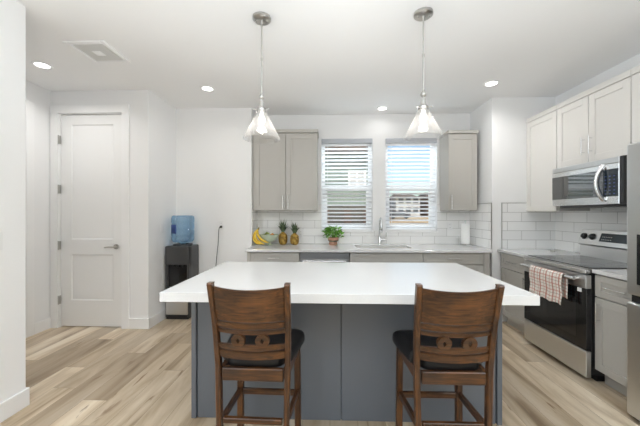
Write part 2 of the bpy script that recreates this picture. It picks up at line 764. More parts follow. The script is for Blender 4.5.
def pull(M, u, v, length, vertical, parent, matn='steel_smooth', t=.02):
    h = MB(M)
    r = .0055
    off = .032
    if vertical:
        h.tube([(u, v - length / 2, t + off), (u, v + length / 2, t + off)], r, 10)
        for s in (-1, 1):
            h.tube([(u, v + s * length * .36, t), (u, v + s * length * .36, t + off)], r * .9, 8)
    else:
        h.tube([(u - length / 2, v, t + off), (u + length / 2, v, t + off)], r, 10)
        for s in (-1, 1):
            h.tube([(u + s * length * .36, v, t), (u + s * length * .36, v, t + off)], r * .9, 8)
    return h.build('handle', matn, parent)


# ================================================================== THE SHELL
CEIL = 2.82
YB = 4.44      # window wall
m = MB(); m.box(-3.6, 3.1, -5.2, 4.62, -.12, 0)
struct(m.build('floor', 'oak_planks'))
m = MB(); m.box(-3.6, 3.1, -5.2, 4.62, CEIL, CEIL + .12)
struct(m.build('ceiling', 'ceiling_paint'))

WL = (-.126, .625)
WR = (.815, 1.563)
WZ = (1.105, 2.465)
m = MB()
m.box(-1.085, WL[0], YB, YB + .17, 0, CEIL)
m.box(WL[1], WR[0], YB, YB + .17, 0, CEIL)
m.box(WR[1], 2.04, YB, YB + .17, 0, CEIL)
for a, b in (WL, WR):
    m.box(a, b, YB, YB + .17, 0, WZ[0])
    m.box(a, b, YB, YB + .17, WZ[1], CEIL)
struct(m.build('wall_back', 'wall_paint'))
m = MB(); m.box(-2.14, -1.085, 4.11, 4.61, 0, CEIL)
struct(m.build('wall_alcove', 'wall_paint'))
m = MB(); m.box(2.04, 2.94, 3.85, 4.61, 0, CEIL)
struct(m.build('wall_stub', 'wall_paint'))
m = MB(); m.box(2.82, 2.94, -5.1, 3.85, 0, CEIL)
struct(m.build('wall_right', 'wall_paint'))
# pantry: front wall with the door opening, and its side
DX0, DX1, DZ = -3.222, -2.466, 2.54
m = MB()
m.box(-3.33, DX0 - .012, 3.47, 3.59, 0, CEIL)
m.box(DX1 + .012, -2.14, 3.47, 3.59, 0, CEIL)
m.box(DX0 - .012, DX1 + .012, 3.47, 3.59, DZ + .012, CEIL)
m.box(-2.26, -2.14, 3.59, 4.61, 0, CEIL)
struct(m.build('wall_pantry', 'wall_paint'))
m = MB(); m.box(-3.45, -3.33, .4, 4.61, 0, CEIL)
struct(m.build('wall_hall', 'wall_paint'))
m = MB(); m.box(-3.33, -2.27, .4, .5, 0, CEIL)
struct(m.build('wall_hall_end', 'wall_paint'))
# near left wall with an opening added behind the camera for the left fill lamp
m = MB()
m.box(-2.27, -2.15, -.3, 2.05, 0, CEIL)
m.box(-2.27, -2.15, -5.1, -3.7, 0, CEIL)
m.box(-2.27, -2.15, -3.7, -.3, 2.45, CEIL)
m.box(-2.27, -2.15, -3.7, -.3, 0, .12)
struct(m.build('wall_left', 'wall_paint'))
m = MB()  # unseen rear wall, opening added for the rear fill lamp
m.box(-2.27, -.7, -5.1, -5.0, 0, CEIL)
m.box(2.5, 2.82, -5.1, -5.0, 0, CEIL)
m.box(-.7, 2.5, -5.1, -5.0, 2.45, CEIL)
m.box(-.7, 2.5, -5.1, -5.0, 0, .25)
struct(m.build('wall_rear', 'wall_paint'))


def baseboard(name, boxes):
    mb = MB()
    for b in boxes:
        mb.box(*b, bev=.003)
    return struct(mb.build(name, 'trim_paint'))


baseboard('baseboard_left', [(-2.15, -2.134, -.3, 2.066, 0, .125), (-2.27, -2.1345, 2.05, 2.0655, 0, .1245)])
baseboard('baseboard_hall', [(-3.33, -3.314, 3.255, 3.47, 0, .125)])
baseboard('baseboard_pantry', [(-2.372, -2.124, 3.454, 3.47, 0, .125), (-2.14, -2.124, 3.4545, 4.11, 0, .125)])
baseboard('baseboard_alcove', [(-2.124, -1.07, 4.094, 4.11, 0, .125)])
baseboard('baseboard_stub', [(2.024, 2.10, 3.834, 3.85, 0, .125)])
# casings round the pantry door, and the edge of a casing in the hall
m = MB()
m.box(DX0 - .10, DX0 - .010, 3.452, 3.47, 0, DZ + .012, .002)
m.box(DX1 + .010, DX1 + .10, 3.452, 3.47, 0, DZ + .012, .002)
m.box(DX0 - .10, DX1 + .10, 3.450, 3.47, DZ + .012, DZ + .10, .002)
m.box(DX0 - .012, DX0 - .004, 3.47, 3.585, 0, DZ + .01)
m.box(DX1 + .004, DX1 + .012, 3.47, 3.585, 0, DZ + .01)
m.box(DX0 - .012, DX1 + .012, 3.47, 3.585, DZ + .005, DZ + .0118)
struct(m.build('trim_1', 'trim_paint'))
m = MB()
m.box(-3.33, -3.312, 3.165, 3.255, 0, 2.60, .002)
struct(m.build('trim_2', 'trim_paint'))

# the pantry door
M = face_cam(0, 3.495)
m = MB(M)
x0, x1 = DX0, DX1
px0, px1 = -3.10, -2.585
m.box(x0, px0, .012, DZ, -.035, 0)
m.box(px1, x1, .012, DZ, -.035, 0)
for a, b in ((.012, .32), (.87, 1.05), (2.425, DZ)):
    m.box(px0, px1, a, b, -.035, 0)
m.box(px0 - .001, px1 + .001, .32, .87, -.03, -.010)
m.box(px0 - .001, px1 + .001, 1.05, 2.425, -.03, -.010)
for (a, b) in ((.32, .87), (1.05, 2.425)):        # sloped sticking round each panel
    s_ = .012
    m.poly([(px0, a, 0), (px1, a, 0), (px1, b, 0), (px0, b, 0), (px0 + s_, a + s_, -.0098), (px1 - s_, a + s_, -.0098), (px1 - s_, b - s_, -.0098), (px0 + s_, b - s_, -.0098)],
           [(0, 1, 5, 4), (1, 2, 6, 5), (2, 3, 7, 6), (3, 0, 4, 7)], recalc=False)
door = struct(m.build('door_1', 'door_paint'), 'tall white two-panel pantry door with lever handle', 'door')
ORG[door.name] = Vector((0, 0, 0))
for z in (.33, .98, 1.65, 2.24):
    h = MB()
    h.box(x0 - .009, x0 - .001, 3.464, 3.4945, z - .05, z + .05, .001)
    h.tube([(x0 - .004, 3.46, z - .052), (x0 - .004, 3.46, z + .052)], .007, 8)
    h.build('hinge', 'nickel', door)['label'] = 'satin nickel door hinge'
h = MB()
hx, hz = -2.545, .965
h.lathe([(0, 0), (.030, 0), (.032, .004), (.030, .012), (.012, .014), (.011, .045), (0, .045)], M=Matrix.Translation((hx, 3.495, hz)) @ Matrix.Rotation(R(90), 4, 'X'), n=24)
h.tube([(hx, 3.453, hz), (hx - .05, 3.450, hz + .002), (hx - .095, 3.451, hz - .002), (hx - .118, 3.455, hz - .006)], .008, 10)
h.build('door_handle', 'nickel', door)['label'] = 'satin nickel lever handle'

# ------------------------------------------------------------------ backsplash tiling
TZ = 1.49
m = MB()
t0 = YB - .009
m.box(-1.085, WL[0], t0, YB, .914, TZ)
m.box(WR[1], 2.04, t0, YB, .914, TZ)
m.box(WL[0], WR[1], t0, YB, .914, WZ[0])
struct(m.build('backsplash_back', 'tile_x'))
m = MB()
m.box(2.031, 2.04, 3.85, t0, .914, TZ)
m.box(-1.085, -1.076, 4.112, t0, .914, TZ)
struct(m.build('backsplash_returns', 'tile_y'))
m = MB(); m.box(2.16, 2.82, 3.841, 3.85, .914, TZ)
struct(m.build('backsplash_stub', 'tile_x'))
m = MB(); m.box(2.811, 2.82, 2.10, 3.841, .914, TZ)
struct(m.build('backsplash_right', 'tile_y'))
m = MB()
m.box(2.155, 2.161, 3.838, 3.85, .914, TZ + .005); m.box(2.155, 2.49, 3.838, 3.85, TZ, TZ + .006)
m.box(2.028, 2.04, 3.846, 3.853, .914, TZ + .005); m.box(2.028, 2.04, 3.853, YB, TZ, TZ + .006)
m.box(-1.088, -1.074, 4.107, 4.113, .914, TZ + .005)
struct(m.build('trim_3', 'nickel'))

# ------------------------------------------------------------------ windows
for n_, (a, b) in enumerate((WL, WR)):
    yw = YB + .10
    root = bpy.data.objects.new('window_%d' % (n_ + 1), None)
    C.objects.link(root)
    root.location = ((a + b) / 2, YB + .1, WZ[0])
    ORG[root.name] = root.location.copy()
    root['label'] = ['white vinyl window left of the faucet', 'white vinyl window right of the faucet'][n_]
    root['category'] = 'window'
    struct(root)
    m = MB()
    fw = .05
    m.box(a, a + fw, yw, yw + .06, WZ[0], WZ[1], .003)
    m.box(b - fw, b, yw, yw + .06, WZ[0], WZ[1], .003)
    m.box(a + fw, b - fw, yw, yw + .06, WZ[0], WZ[0] + fw, .003)
    m.box(a + fw, b - fw, yw, yw + .06, WZ[1] - fw, WZ[1], .003)
    m.build('window_frame', 'vinyl', root)
    m = MB()
    zm = 1.76
    m.box(a + fw, b - fw, yw + .004, yw + .05, zm - .03, zm + .03, .003)
    m.box(a + fw, a + fw + .03, yw + .004, yw + .035, WZ[0] + fw, zm - .03, .002)
    m.box(b - fw - .03, b - fw, yw + .004, yw + .035, WZ[0] + fw, zm - .03, .002)
    m.box(a + fw + .03, b - fw - .03, yw + .004, yw + .035, WZ[0] + fw, WZ[0] + fw + .03, .002)
    m.build('sash', 'vinyl', root)
    m = MB()
    m.box(a + fw, b - fw, yw + .020, yw + .024, zm + .03, WZ[1] - fw)
    m.box(a + fw + .03, b - fw - .03, yw + .018, yw + .022, WZ[0] + fw + .03, zm - .03)
    m.build('pane', 'window_glass', root)
    # the blind: a thing of its own
    bl = thing('window_blind', ['white slatted blind on the window above the potted herb, dark siding outside',
                                'white slatted blind on the window at right, blue sky and houses outside'][n_], 'blind', ((a + b) / 2, YB + .03, WZ[1]), group='kitchen window blinds')
    m = MB()
    m.box(a + .003, b - .003, YB - .012, YB + .045, WZ[1] - .07, WZ[1] - .002, .004)
    m.build('valance', 'valance', bl)
    m = MB()
    zt, zb = WZ[1] - .09, WZ[0] + .045
    ns = 23
    yc = YB + .034
    tl = R(-21)          # room-side edge up
    for i in range(ns):
        z = zt - (zt - zb) * i / (ns - 1)
        MM = Matrix.Translation((0, yc, z)) @ Matrix.Rotation(tl, 4, 'X')
        m.box(a + .012, b - .012, -.025, .025, -.0015, .0015, M=MM)
    m.build('slats', 'slat_vinyl', bl)
    m = MB()
    m.box(a + .010, b - .010, YB + .012, YB + .055, WZ[0] + .003, WZ[0] + .026, .003)
    m.build('bottom_rail', 'blind_white', bl)
    for x in (a + .09, b - .09):
        m = MB()
        m.box(x - .002, x + .002, YB + .006, YB + .008, WZ[0] + .02, WZ[1] - .07)
        m.build('ladder_cord', 'blind_white', bl)
    # slim sill lip
    m = MB(); m.box(a - .008, b + .008, YB - .022, YB + .10, WZ[0] - .022, WZ[0] + .001, .003)
    m.build('window_sill', 'trim_paint', root)

# ------------------------------------------------------------------ ceiling fixtures
dl = thing('recessed_light', 'x', 'ceiling light', (0, 0, CEIL), group='recessed ceiling lights')
m = MB()
m.lathe([(.058, -.004), (.078, -.006), (.083, -.002), (.083, 0), (.058, 0), (.058, -.004)], (0, 0, CEIL), 32, cap=False)
m.build('trim_ring', 'trim_paint', dl)
m = MB()
m.lathe([(0, -.003), (.0575, -.003), (.0575, -.0005), (0, -.0005)], (0, 0, CEIL), 32)
m.build('lens', 'lens', dl)
DLS = [(-2.83, 2.86, 'round recessed light in the hall ceiling left of the exhaust grille'),
       (-1.43, 3.46, 'round recessed light above the water cooler corner'),
       (1.81, 3.43, 'round recessed light nearest the white upper cabinets at right'),
       (.726, 4.19, 'small round recessed light close above the sink windows')]
for i, (x, y, lb) in enumerate(DLS):
    o = dl if i == 0 else copy_tree(dl)
    o.location = (x, y, CEIL)
    o['label'] = lb
    light('recessed_lamp', 'AREA', (x, y, CEIL - .012), (0, 0, 0), (6, 1.8, 5, .6)[i], (1, .98, .96), .11, spread=R(150))
for x, y in ((-1.3, .2), (1.7, .2), (-1.2, -2.4), (1.6, -2.4)):
    light('recessed_lamp', 'AREA', (x, y, CEIL - .012), (0, 0, 0), 12 if x > 1.65 else 6, (.9, .95, 1), .14, spread=R(160))

v = thing('exhaust_vent', 'square white bathroom-style exhaust grille on the ceiling', 'vent', (-2.085, 2.64, CEIL))
m = MB(); c_ = .178
for q in ((-c_, -c_ + .035, -c_, c_), (c_ - .035, c_, -c_, c_), (-c_ + .035, c_ - .035, -c_, -c_ + .035), (-c_ + .035, c_ - .035, c_ - .035, c_)):
    m.box(-2.085 + q[0], -2.085 + q[1], 2.64 + q[2], 2.64 + q[3], CEIL - .016, CEIL, .004)
m.build('frame', 'trim_paint', v)
m = MB()
m.box(-2.215, -1.955, 2.51, 2.77, CEIL - .006, CEIL - .001)
for k in range(18):
    y = 2.515 + k * .0147
    m.box(-2.213, -1.957, y, y + .005, CEIL - .013, CEIL - .006)
m.build('grille', 'fan_grille', v)
m = MB(); m.box(-2.085 - .04, -2.085 + .04, 2.64 - .04, 2.64 + .04, CEIL - .018, CEIL - .012, .003)
m.build('centre_panel', 'trim_paint', v)

# ------------------------------------------------------------------ pendants
pn = thing('pendant_light', 'x', 'pendant light', (0, 0, CEIL), group='glass cone pendants over the island')
m = MB()
m.lathe([(0, 0), (.068, 0), (.068, -.016), (.058, -.024), (.014, -.027), (.010, -.05), (0, -.05)], (0, 0, CEIL), 32)
for sx in (-1, 1):
    m.lathe([(0, -.036), (.006, -.034), (.006, -.02)], (sx * .04, 0, CEIL), 10)
m.build('canopy', 'nickel', pn)
m = MB(); m.tube([(0, 0, CEIL - .045), (0, 0, 2.24)], .0058, 12)
m.lathe([(.009, 0), (.009, .02)], (0, 0, 2.52 - .02), 12)
m.build('rod', 'nickel', pn)
m = MB()
m.lathe([(0, 2.262), (.009, 2.260), (.010, 2.250), (.018, 2.240), (.021, 2.228), (.018, 2.216), (.009, 2.208), (.009, 2.200), (.016, 2.194), (.019, 2.180), (.019, 2.155), (.024, 2.145), (.036, 2.138), (.036, 2.118), (.030, 2.112), (0, 2.112)], (0, 0, 0), 28)
for k in range(3):
    an = R(90 + 120 * k)
    dx, dy = math.cos(an), math.sin(an)
    m.tube([(dx * .034, dy * .034, 2.128), (dx * .058, dy * .058, 2.128)], .003, 8)
    m.lathe([(0, -.007), (.006, -.004), (.006, .004), (0, .007)], (dx * .060, dy * .060, 2.128), 10)
m.build('socket', 'nickel', pn)
m = MB()
m.lathe([(.038, 2.125), (.041, 2.105), (.134, 1.925), (.137, 1.912), (.1345, 1.911), (.131, 1.925), (.038, 2.105), (.0355, 2.125), (.038, 2.125)], (0, 0, 0), 48, cap=False)
m.build('glass_shade', 'shade_glass', pn)
m = MB()
m.lathe([(0, 2.112), (.012, 2.110), (.013, 2.095), (.021, 2.072), (.024, 2.056), (.021, 2.038), (.011, 2.028), (0, 2.026)], (0, 0, 0), 20)
m.build('bulb', 'bulb', pn)
# geometry above was given in world heights; shift children to the ceiling origin is already done by ORG
for i, (x, y, lb) in enumerate([(-.508, 2.22, 'glass cone pendant hanging above the left bar stool'), (.680, 2.21, 'glass cone pendant hanging above the right bar stool, in front of the window')]):
    o = pn if i == 0 else copy_tree(pn)
    o.location = (x, y, CEIL)
    o['label'] = lb
    light('pendant_lamp', 'POINT', (x, y, 1.97), (0, 0, 0), 5.5, (1, .94, .86), radius=.035)

# ================================================================== BACK RUN
M0 = face_cam(0, 3.71)


def base_cab(name, label, x0, x1, drawers, doors, handles_u=None, group='base cabinets under the windows'):
    t = thing(name, label, 'cabinet', ((x0 + x1) / 2, 3.71, 0), group=group)
    m = MB()
    m.box(x0, x1, 3.731, YB - .01, .10, .884)
    m.box(x0, x1, 3.79, YB - .01, 0, .10)
    m.build('cabinet_body', ['cabinet_paint'], t)
    M = face_cam(0, 3.73)
    for (a, b, z0, z1, fn) in drawers:
        d = MB(M); shaker(d, a, b, z0, z1, .045)
        do = d.build('drawer' if fn else 'false_front', 'cabinet_paint', t)
        ORG[do.name] = ORG[t.name]
        if fn:
            pull(M, (a + b) / 2, (z0 + z1) / 2 , .16, False, do)
    for (a, b, z0, z1, hu) in doors:
        d = MB(M); shaker(d, a, b, z0, z1)
        do = d.build('door', 'cabinet_paint', t)
        ORG[do.name] = ORG[t.name]
        pull(M, hu, z1 - .13, .15, True, do)
    return t


t = base_cab('base_cabinet', 'greige base cabinet at left end of the window counter, beside the dishwasher', -1.035, -.378,
             [(-.99, -.385, .74, .876, True)], [(-.99, -.69, .11, .735, -.74), (-.685, -.385, .11, .735, -.64)])
m = MB(); m.box(-1.035, -.992, 3.712, 3.731, .1, .884); m.build('filler', 'cabinet_paint', t)
base_cab('base_cabinet', 'greige sink base cabinet right of the dishwasher, no handle on its top front', .242, 1.136,
         [(.246, 1.133, .74, .876, False)], [(.246, .688, .11, .735, .64), (.692, 1.133, .11, .735, .74)])
t = base_cab('base_cabinet', 'greige base cabinet with drawer right of the sink, ending at the wall', 1.138, 1.94,
             [(1.142, 1.87, .74, .876, True)], [(1.142, 1.505, .11, .735, 1.46), (1.508, 1.87, .11, .735, 1.555)])
m = MB(); m.box(1.875, 1.94, 3.712, 3.731, .1, .884); m.build('filler', 'cabinet_paint', t)

# dishwasher
t = thing('dishwasher', 'stainless steel dishwasher under the window counter', 'dishwasher', (-.07, 3.71, 0))
m = MB(); m.box(-.372, .236, 3.74, 4.35, .02, .875); m.build('body', 'steel_dark', t)
m = MB(); m.box(-.370, .234, 3.695, 3.7395, .11, .80, .004); m.build('door', 'steel', t)
m = MB(); m.box(-.370, .234, 3.695, 3.7395, .803, .873, .004); m.build('control_panel', 'steel_dark', t)
m = MB(); m.tube([(-.33, 3.655, .775), (.195, 3.655, .775)], .010, 12)
for x in (-.30, .165):
    m.tube([(x, 3.695, .775), (x, 3.655, .775)], .008, 8)
m.build('handle', 'steel_smooth', t)
m = MB(); m.box(-.37, .234, 3.76, 3.775, .0, .10); m.build('kick_plate', 'black_plastic', t)

# countertop with sink hole
SX0, SX1, SY0, SY1 = .34, 1.07, 3.93, 4.31
m = MB()
yf = 3.672
m.box(-1.05, SX0, yf, YB - .009, .884, .914, .002)
m.box(SX1, 1.955, yf, YB - .009, .884, .914, .002)
m.box(SX0 - .002, SX1 + .002, yf, SY0, .884, .914, .002)
m.box(SX0 - .002, SX1 + .002, SY1, YB - .009, .884, .914, .002)
m.box(-1.076, -1.048, 4.112, YB - .009, .884, .914)
m.box(1.95, 2.031, 3.853, YB - .009, .884, .914)
cto = m.build('countertop', 'quartz', origin=(.4, 4.05, .884))
tag(cto, 'long white quartz countertop running under the two windows', 'countertop')
# sink
t = thing('kitchen_sink', 'stainless undermount sink set into the window counter', 'sink', (.705, 4.12, .69))
m = MB()
w_ = .004
x0, x1, y0, y1, zt, zb = SX0, SX1, SY0, SY1, .884, .70
m.box(x0 - .02, x0 + .003, y0 - .02, y1 + .02, zb, zt - .001, .001)
m.box(x1 - .003, x1 + .02, y0 - .02, y1 + .02, zb, zt - .001, .001)
m.box(x0 + .003, x1 - .003, y0 - .02, y0 + .003, zb, zt - .001)
m.box(x0 + .003, x1 - .003, y1 - .003, y1 + .02, zb, zt - .001)
m.box(x0 - .02, x1 + .02, y0 - .02, y1 + .02, zb - .004, zb)
m.build('basin', 'basin_steel', t)
m = MB(); m.lathe([(0, .002), (.04, .002), (.045, 0), (0, 0)], (.705, 4.12, .7005), 24); m.build('drain', 'chrome', t)
# faucet
fx, fy = .720, 4.368
t = thing('kitchen_faucet', 'chrome pull-down faucet behind the sink between the windows', 'faucet', (fx, fy, .914))
m = MB(); m.lathe([(0, .914), (.027, .914), (.027, .922), (.021, .93), (.020, 1.02), (.016, 1.03), (0, 1.03)], (fx, fy, 0), 24)
m.build('base', 'chrome', t)
m = MB()
pts = [(fx, fy, 1.02), (fx, fy, 1.20)]
for k in range(1, 11):
    an = math.pi * k / 10
    pts.append((fx + .0 , fy - .075 * (1 - math.cos(an)), 1.20 + .095 * math.sin(an)))
m.tube(pts, .0125, 14)
m.build('spout', 'chrome', t)
m = MB(); hx_, hy_ = fx, fy - .15
m.lathe([(0, 1.205), (.014, 1.205), (.018, 1.18), (.019, 1.10), (.014, 1.092), (0, 1.092)], (hx_, hy_, 0), 18)
m.build('spray_head', 'chrome', t)
m = MB()
m.tube([(fx + .015, fy, .985), (fx + .095, fy, .985)], .012, 12)
m.tube([(fx + .088, fy, .985), (fx + .092, fy, 1.09)], .007, 10)
m.build('lever', 'chrome', t)

# ------------------------------------------------------------------ upper cabinets, back wall


def upper(label, x0, x1, splits, hs, group='upper cabinets beside the windows', z0=1.40, z1=2.46, crown=(.0, .0)):
    t = thing('upper_cabinet', label, 'cabinet', ((x0 + x1) / 2, YB, z0), group=group)
    m = MB(); m.box(x0, x1, 4.131, YB - .001, z0, z1 + .01); m.build('cabinet_body', 'cabinet_paint', t)
    M = face_cam(0, 4.13)
    for (a, b), hu in zip(splits, hs):
        d = MB(M); shaker(d, a, b, z0 + .002, z1, .065)
        do = d.build('door', 'cabinet_paint', t); ORG[do.name] = ORG[t.name]
        pull(M, hu, z0 + .115, .19, True, do)
    m = MB()
    m.box(x0 - crown[0], x1 + crown[1], 4.098, YB - .001, z1 + .0105, z1 + .055, .003)
    m.build('crown', 'cabinet_paint', t)
    return t


t = upper('two-door greige upper cabinet left of the windows above the fruit', -1.045, -.174, [(-1.043, -.612), (-.608, -.176)], [-.645, -.573], crown=(.004, .012))
m = MB(); m.box(-1.084, -1.046, 4.15, YB - .001, 1.40, 2.47); m.build('filler', 'cabinet_paint', t)
upper('single-door greige upper cabinet right of the windows', 1.60, 1.985, [(1.602, 1.983)], [1.636], crown=(.006, .014), z1=2.43)

# ------------------------------------------------------------------ things on the back counter
# pineapples


def pineapple(x, y, h, r, crown_h, seed, label):
    rnd = random.Random(seed)
    t = thing('pineapple', label, 'fruit', (x, y, .914), group='pineapples on the counter')
    m = MB()
    n, rows = 20, 14
    verts, faces = [], []
    for j in range(rows + 1):
        u = j / rows
        rr = r * (1 - abs(2 * u - .92) ** 3.2) ** .5 if abs(2 * u - .92) < 1 else 0.0
        rr = max(rr, r * .35)
        for i in range(n):
            an = 2 * math.pi * (i + .5 * (j % 2)) / n
            k = rr * (1 + (.05 if (i + j) % 2 == 0 else -.03))
            verts.append((x + k * math.cos(an), y + k * math.sin(an), .914 + h * u))
    for j in range(rows):
        for i in range(n):
            a = j * n + i; b = j * n + (i + 1) % n
            faces.append((a, b, b + n, a + n))
    faces.append(tuple(range(n)))
    faces.append(tuple(rows * n + i for i in range(n)))
    m.poly(verts, faces, smooth=True)
    m.build('fruit_body', 'pineapple_skin', t)
    m = MB()
    for k in range(34):
        lv = k / 34
        an = k * 2.399
        L_ = crown_h * (.62 + .5 * lv) * rnd.uniform(.85, 1.1)
        out = (1 - lv) * .85 + .10
        w = .015
        bx, by, bz = x + .012 * math.cos(an), y + .012 * math.sin(an), .914 + h * (.97) + lv * .02
        d = Vector((math.cos(an), math.sin(an), 0))
        s_ = Vector((-math.sin(an), math.cos(an), 0))
        vs, fs = [], []
        nseg = 5
        for q in range(nseg + 1):
            u = q / nseg
            c = Vector((bx, by, bz)) + d * (L_ * out * u ** 1.3) + Vector((0, 0, L_ * (u - .25 * out * u * u)))
            ww = w * (1 - u ** 1.6) + .0008
            vs += [c - s_ * ww, c + d * .003 * (1 - u), c + s_ * ww]
        for q in range(nseg):
            for e in (0, 1):
                fs.append((q * 3 + e, q * 3 + e + 1, q * 3 + e + 4, q * 3 + e + 3))
        m.poly(vs, fs, smooth=True, recalc=False)
    m.build('leaf_crown', 'pineapple_leaf', t)
    return t


pineapple(-.675, 4.29, .180, .062, .160, 3, 'pineapple just right of the green fruit bowl')
pineapple(-.505, 4.27, .165, .062, .135, 5, 'pineapple standing furthest right, away from the bowl')

# bowl
bx, by = -.865, 4.23
t = thing('fruit_bowl', 'pale green footed fruit bowl on the left of the window counter', 'bowl', (bx, by, .914))
m = MB()
m.lathe([(0, 0), (.055, 0), (.058, .006), (.030, .016), (.020, .030), (.024, .040), (.060, .055), (.105, .085), (.132, .130), (.137, .150), (.132, .150), (.126, .132), (.098, .092), (.055, .064), (0, .058)], (bx, by, .914), 40)
m.build('bowl_body', 'bowl_glaze', t)
# banana bunch leaning on the bowl rim


def banana(parent, base, ctrl, r=.0165):
    pts = []
    p0, p1, p2, p3 = [Vector(p) for p in ctrl]
    nn = 14
    rad = []
    for i in range(nn + 1):
        u = i / nn
        pts.append(p0 * (1 - u) ** 3 + 3 * p1 * u * (1 - u) ** 2 + 3 * p2 * u * u * (1 - u) + p3 * u ** 3)
        rad.append(r * min(1, .35 + 4.2 * max(0, u - .06)) * (1 if u < .82 else max(.25, 1 - ((u - .82) / .18) ** 2 * .8)))
    m = MB(); m.tube(pts, r, 7, radii=rad)
    return m.build('banana', 'banana_skin', parent)


cx_, cy_ = -.965, 4.14
t = thing('banana_bunch', 'bunch of ripe yellow bananas leaning on the bowl', 'fruit', (cx_, cy_, .914))
sp = Vector((-1.0, 4.15, 1.145))
for k, (dx, dy, ex, ez) in enumerate([(-.085, .03, -.02, .004), (-.07, -.03, .035, .0), (-.02, -.05, .085, .022)]):
    e = Vector((-.965 + ex, 4.075 + .012 * k, .945 + ez))
    banana(t, None, [sp, sp + Vector((dx, dy, -.06)), Vector((-1.06 + .045 * k + .4 * dx, 4.10 + dy * .6, .955 + .018 * k)), e + Vector((.035, 0, -.008))])
m = MB(); m.tube([sp + Vector((0, 0, -.012)), sp + Vector((.004, .004, .022))], .012, 8)
m.build('stem', 'banana_tip', t)
# fruit inside the bowl
m = MB(); m.lathe([(0, -.036), (.024, -.028), (.036, 0), (.024, .028), (.008, .036), (0, .040)], (bx + .045, by + .01, .914 + .128), 20)
o = m.build('orange', 'lemon', origin=(bx + .045, by + .01, .914 + .092)); tag(o, 'orange resting in the green bowl, near the pineapple', 'fruit')
m = MB(); m.tube([(bx - .07, by + .03, 1.05), (bx - .04, by + .03, 1.082), (bx + .0, by + .03, 1.07)], .016, 10, radii=[.008, .018, .010])
o = m.build('lime', 'green_fruit', origin=(bx - .03, by + .03, 1.04)); tag(o, 'green fruit in the bowl behind the bananas', 'fruit')

# potted herb
px_, py_ = .045, 4.27
t = thing('potted_plant', 'green leafy herb in a small terracotta pot below the left window', 'plant', (px_, py_, .914))
m = MB(); m.lathe([(0, 0), (.052, 0), (.060, .02), (.056, .045), (.076, .075), (.080, .095), (.072, .108), (.066, .108), (.060, .095), (0, .092)], (px_, py_, .914), 32)
po = m.build('pot', 'terracotta', t); ORG[po.name] = ORG[t.name]
m = MB(); m.lathe([(.0585, .046), (.069, .057), (.0755, .068), (.074, .068), (.067, .057), (.0565, .046)], (px_, py_, .914), 32, cap=False)
m.build('pot_band', 'pot_band', po)
m = MB(); m.lathe([(0, .094), (.062, .094), (.062, .098), (0, .1)], (px_, py_, .914), 20); m.build('soil', 'soil', t)
m = MB()
rnd = random.Random(11)
stems = MB()
for k in range(130):
    an = rnd.uniform(0, 6.283); el = rnd.uniform(-.05, 1.45)
    rr = rnd.uniform(.55, 1.0)
    c = Vector((px_ + .135 * rr * math.cos(an) * math.cos(el), py_ + .11 * rr * math.sin(an) * math.cos(el), 1.035 + .155 * rr * math.sin(el) - .01))
    if k % 6 == 0:
        stems.tube([(px_ + rnd.uniform(-.03, .03), py_ + rnd.uniform(-.03, .03), 1.01), (px_ + (c.x - px_) * .5, py_ + (c.y - py_) * .5, 1.01 + (c.z - 1.01) * .7), tuple(c)], .0018, 5)
    s = rnd.uniform(.022, .036)
    rot = Euler((rnd.uniform(-.9, .9), rnd.uniform(-.9, .9), an)).to_matrix()
    vs = []
    for (a, b, z) in [(0, 0, 0), (.4, .42, .12), (1.1, .5, .16), (1.9, 0, -.1), (1.1, -.5, .16), (.4, -.42, .12), (.9, 0, 0)]:
        vs.append(c + rot @ (Vector((a, b, z)) * s))
    m.poly(vs, [(0, 1, 6), (1, 2, 6), (2, 3, 6), (3, 4, 6), (4, 5, 6), (5, 0, 6)], smooth=True, recalc=False)
m.build('foliage', 'basil_leaf', t)
stems.build('stem', 'basil_leaf', t)

# paper towel holder
tx, ty = 1.905, 4.29
t = thing('paper_towel_holder', 'chrome paper towel stand with a white roll by the right wall', 'paper towel', (tx, ty, .914))
m = MB(); m.lathe([(0, 0), (.078, 0), (.080, .006), (.074, .012), (0, .012)], (tx, ty, .914), 32)
m.build('base', 'chrome', t)
m = MB(); m.lathe([(.006, .012), (.006, .325), (.012, .332), (.012, .345), (0, .352)], (tx, ty, .914), 16)
m.build('post', 'chrome', t)
m = MB(); m.lathe([(.020, .018), (.056, .018), (.057, .022), (.057, .295), (.056, .299), (.020, .299), (.020, .018)], (tx, ty, .914), 36, cap=False)
m.build('paper_roll', 'paper', t)


# outlets and switches
def outlet(label, loc, M, kind='outlet'):
    t = thing('wall_outlet' if kind == 'outlet' else 'light_switch', label, kind, loc, group=None)
    m = MB(M); m.box(-.036, .036, -.058, .058, 0, .006, .002); m.build('cover_plate', 'white_plastic', t)
    m = MB(M)
    if kind == 'outlet':
        m.box(-.018, .018, .008, .040, .006, .0085, .001)
        k = m.build('socket', 'white_plastic', t); ORG[k.name] = ORG[t.name]
        m = MB(M); m.box(-.018, .018, -.040, -.008, .006, .0085, .001)
        k2 = m.build('socket', 'white_plastic', t); ORG[k2.name] = ORG[t.name]
        for z, kk in ((.024, k), (-.024, k2)):
            for u in (-.007, .007):
                s = MB(M)
                s.box(u - .001, u + .001, z - .005, z + .006, .0085, .0088)
                s.build('slot', 'plug_slot', kk)
    else:
        m.box(-.016, .016, -.034, .034, .006, .010, .001)
        m.build('rocker', 'white_plastic', t)
    return t


def Mcam(x, y, z):
    return Matrix(((1, 0, 0, x), (0, 0, -1, y), (0, 1, 0, z), (0, 0, 0, 1)))


def Mright(x, y, z):   # facing +X
    return Matrix(((0, 0, 1, x), (1, 0, 0, y), (0, 1, 0, z), (0, 0, 0, 1)))


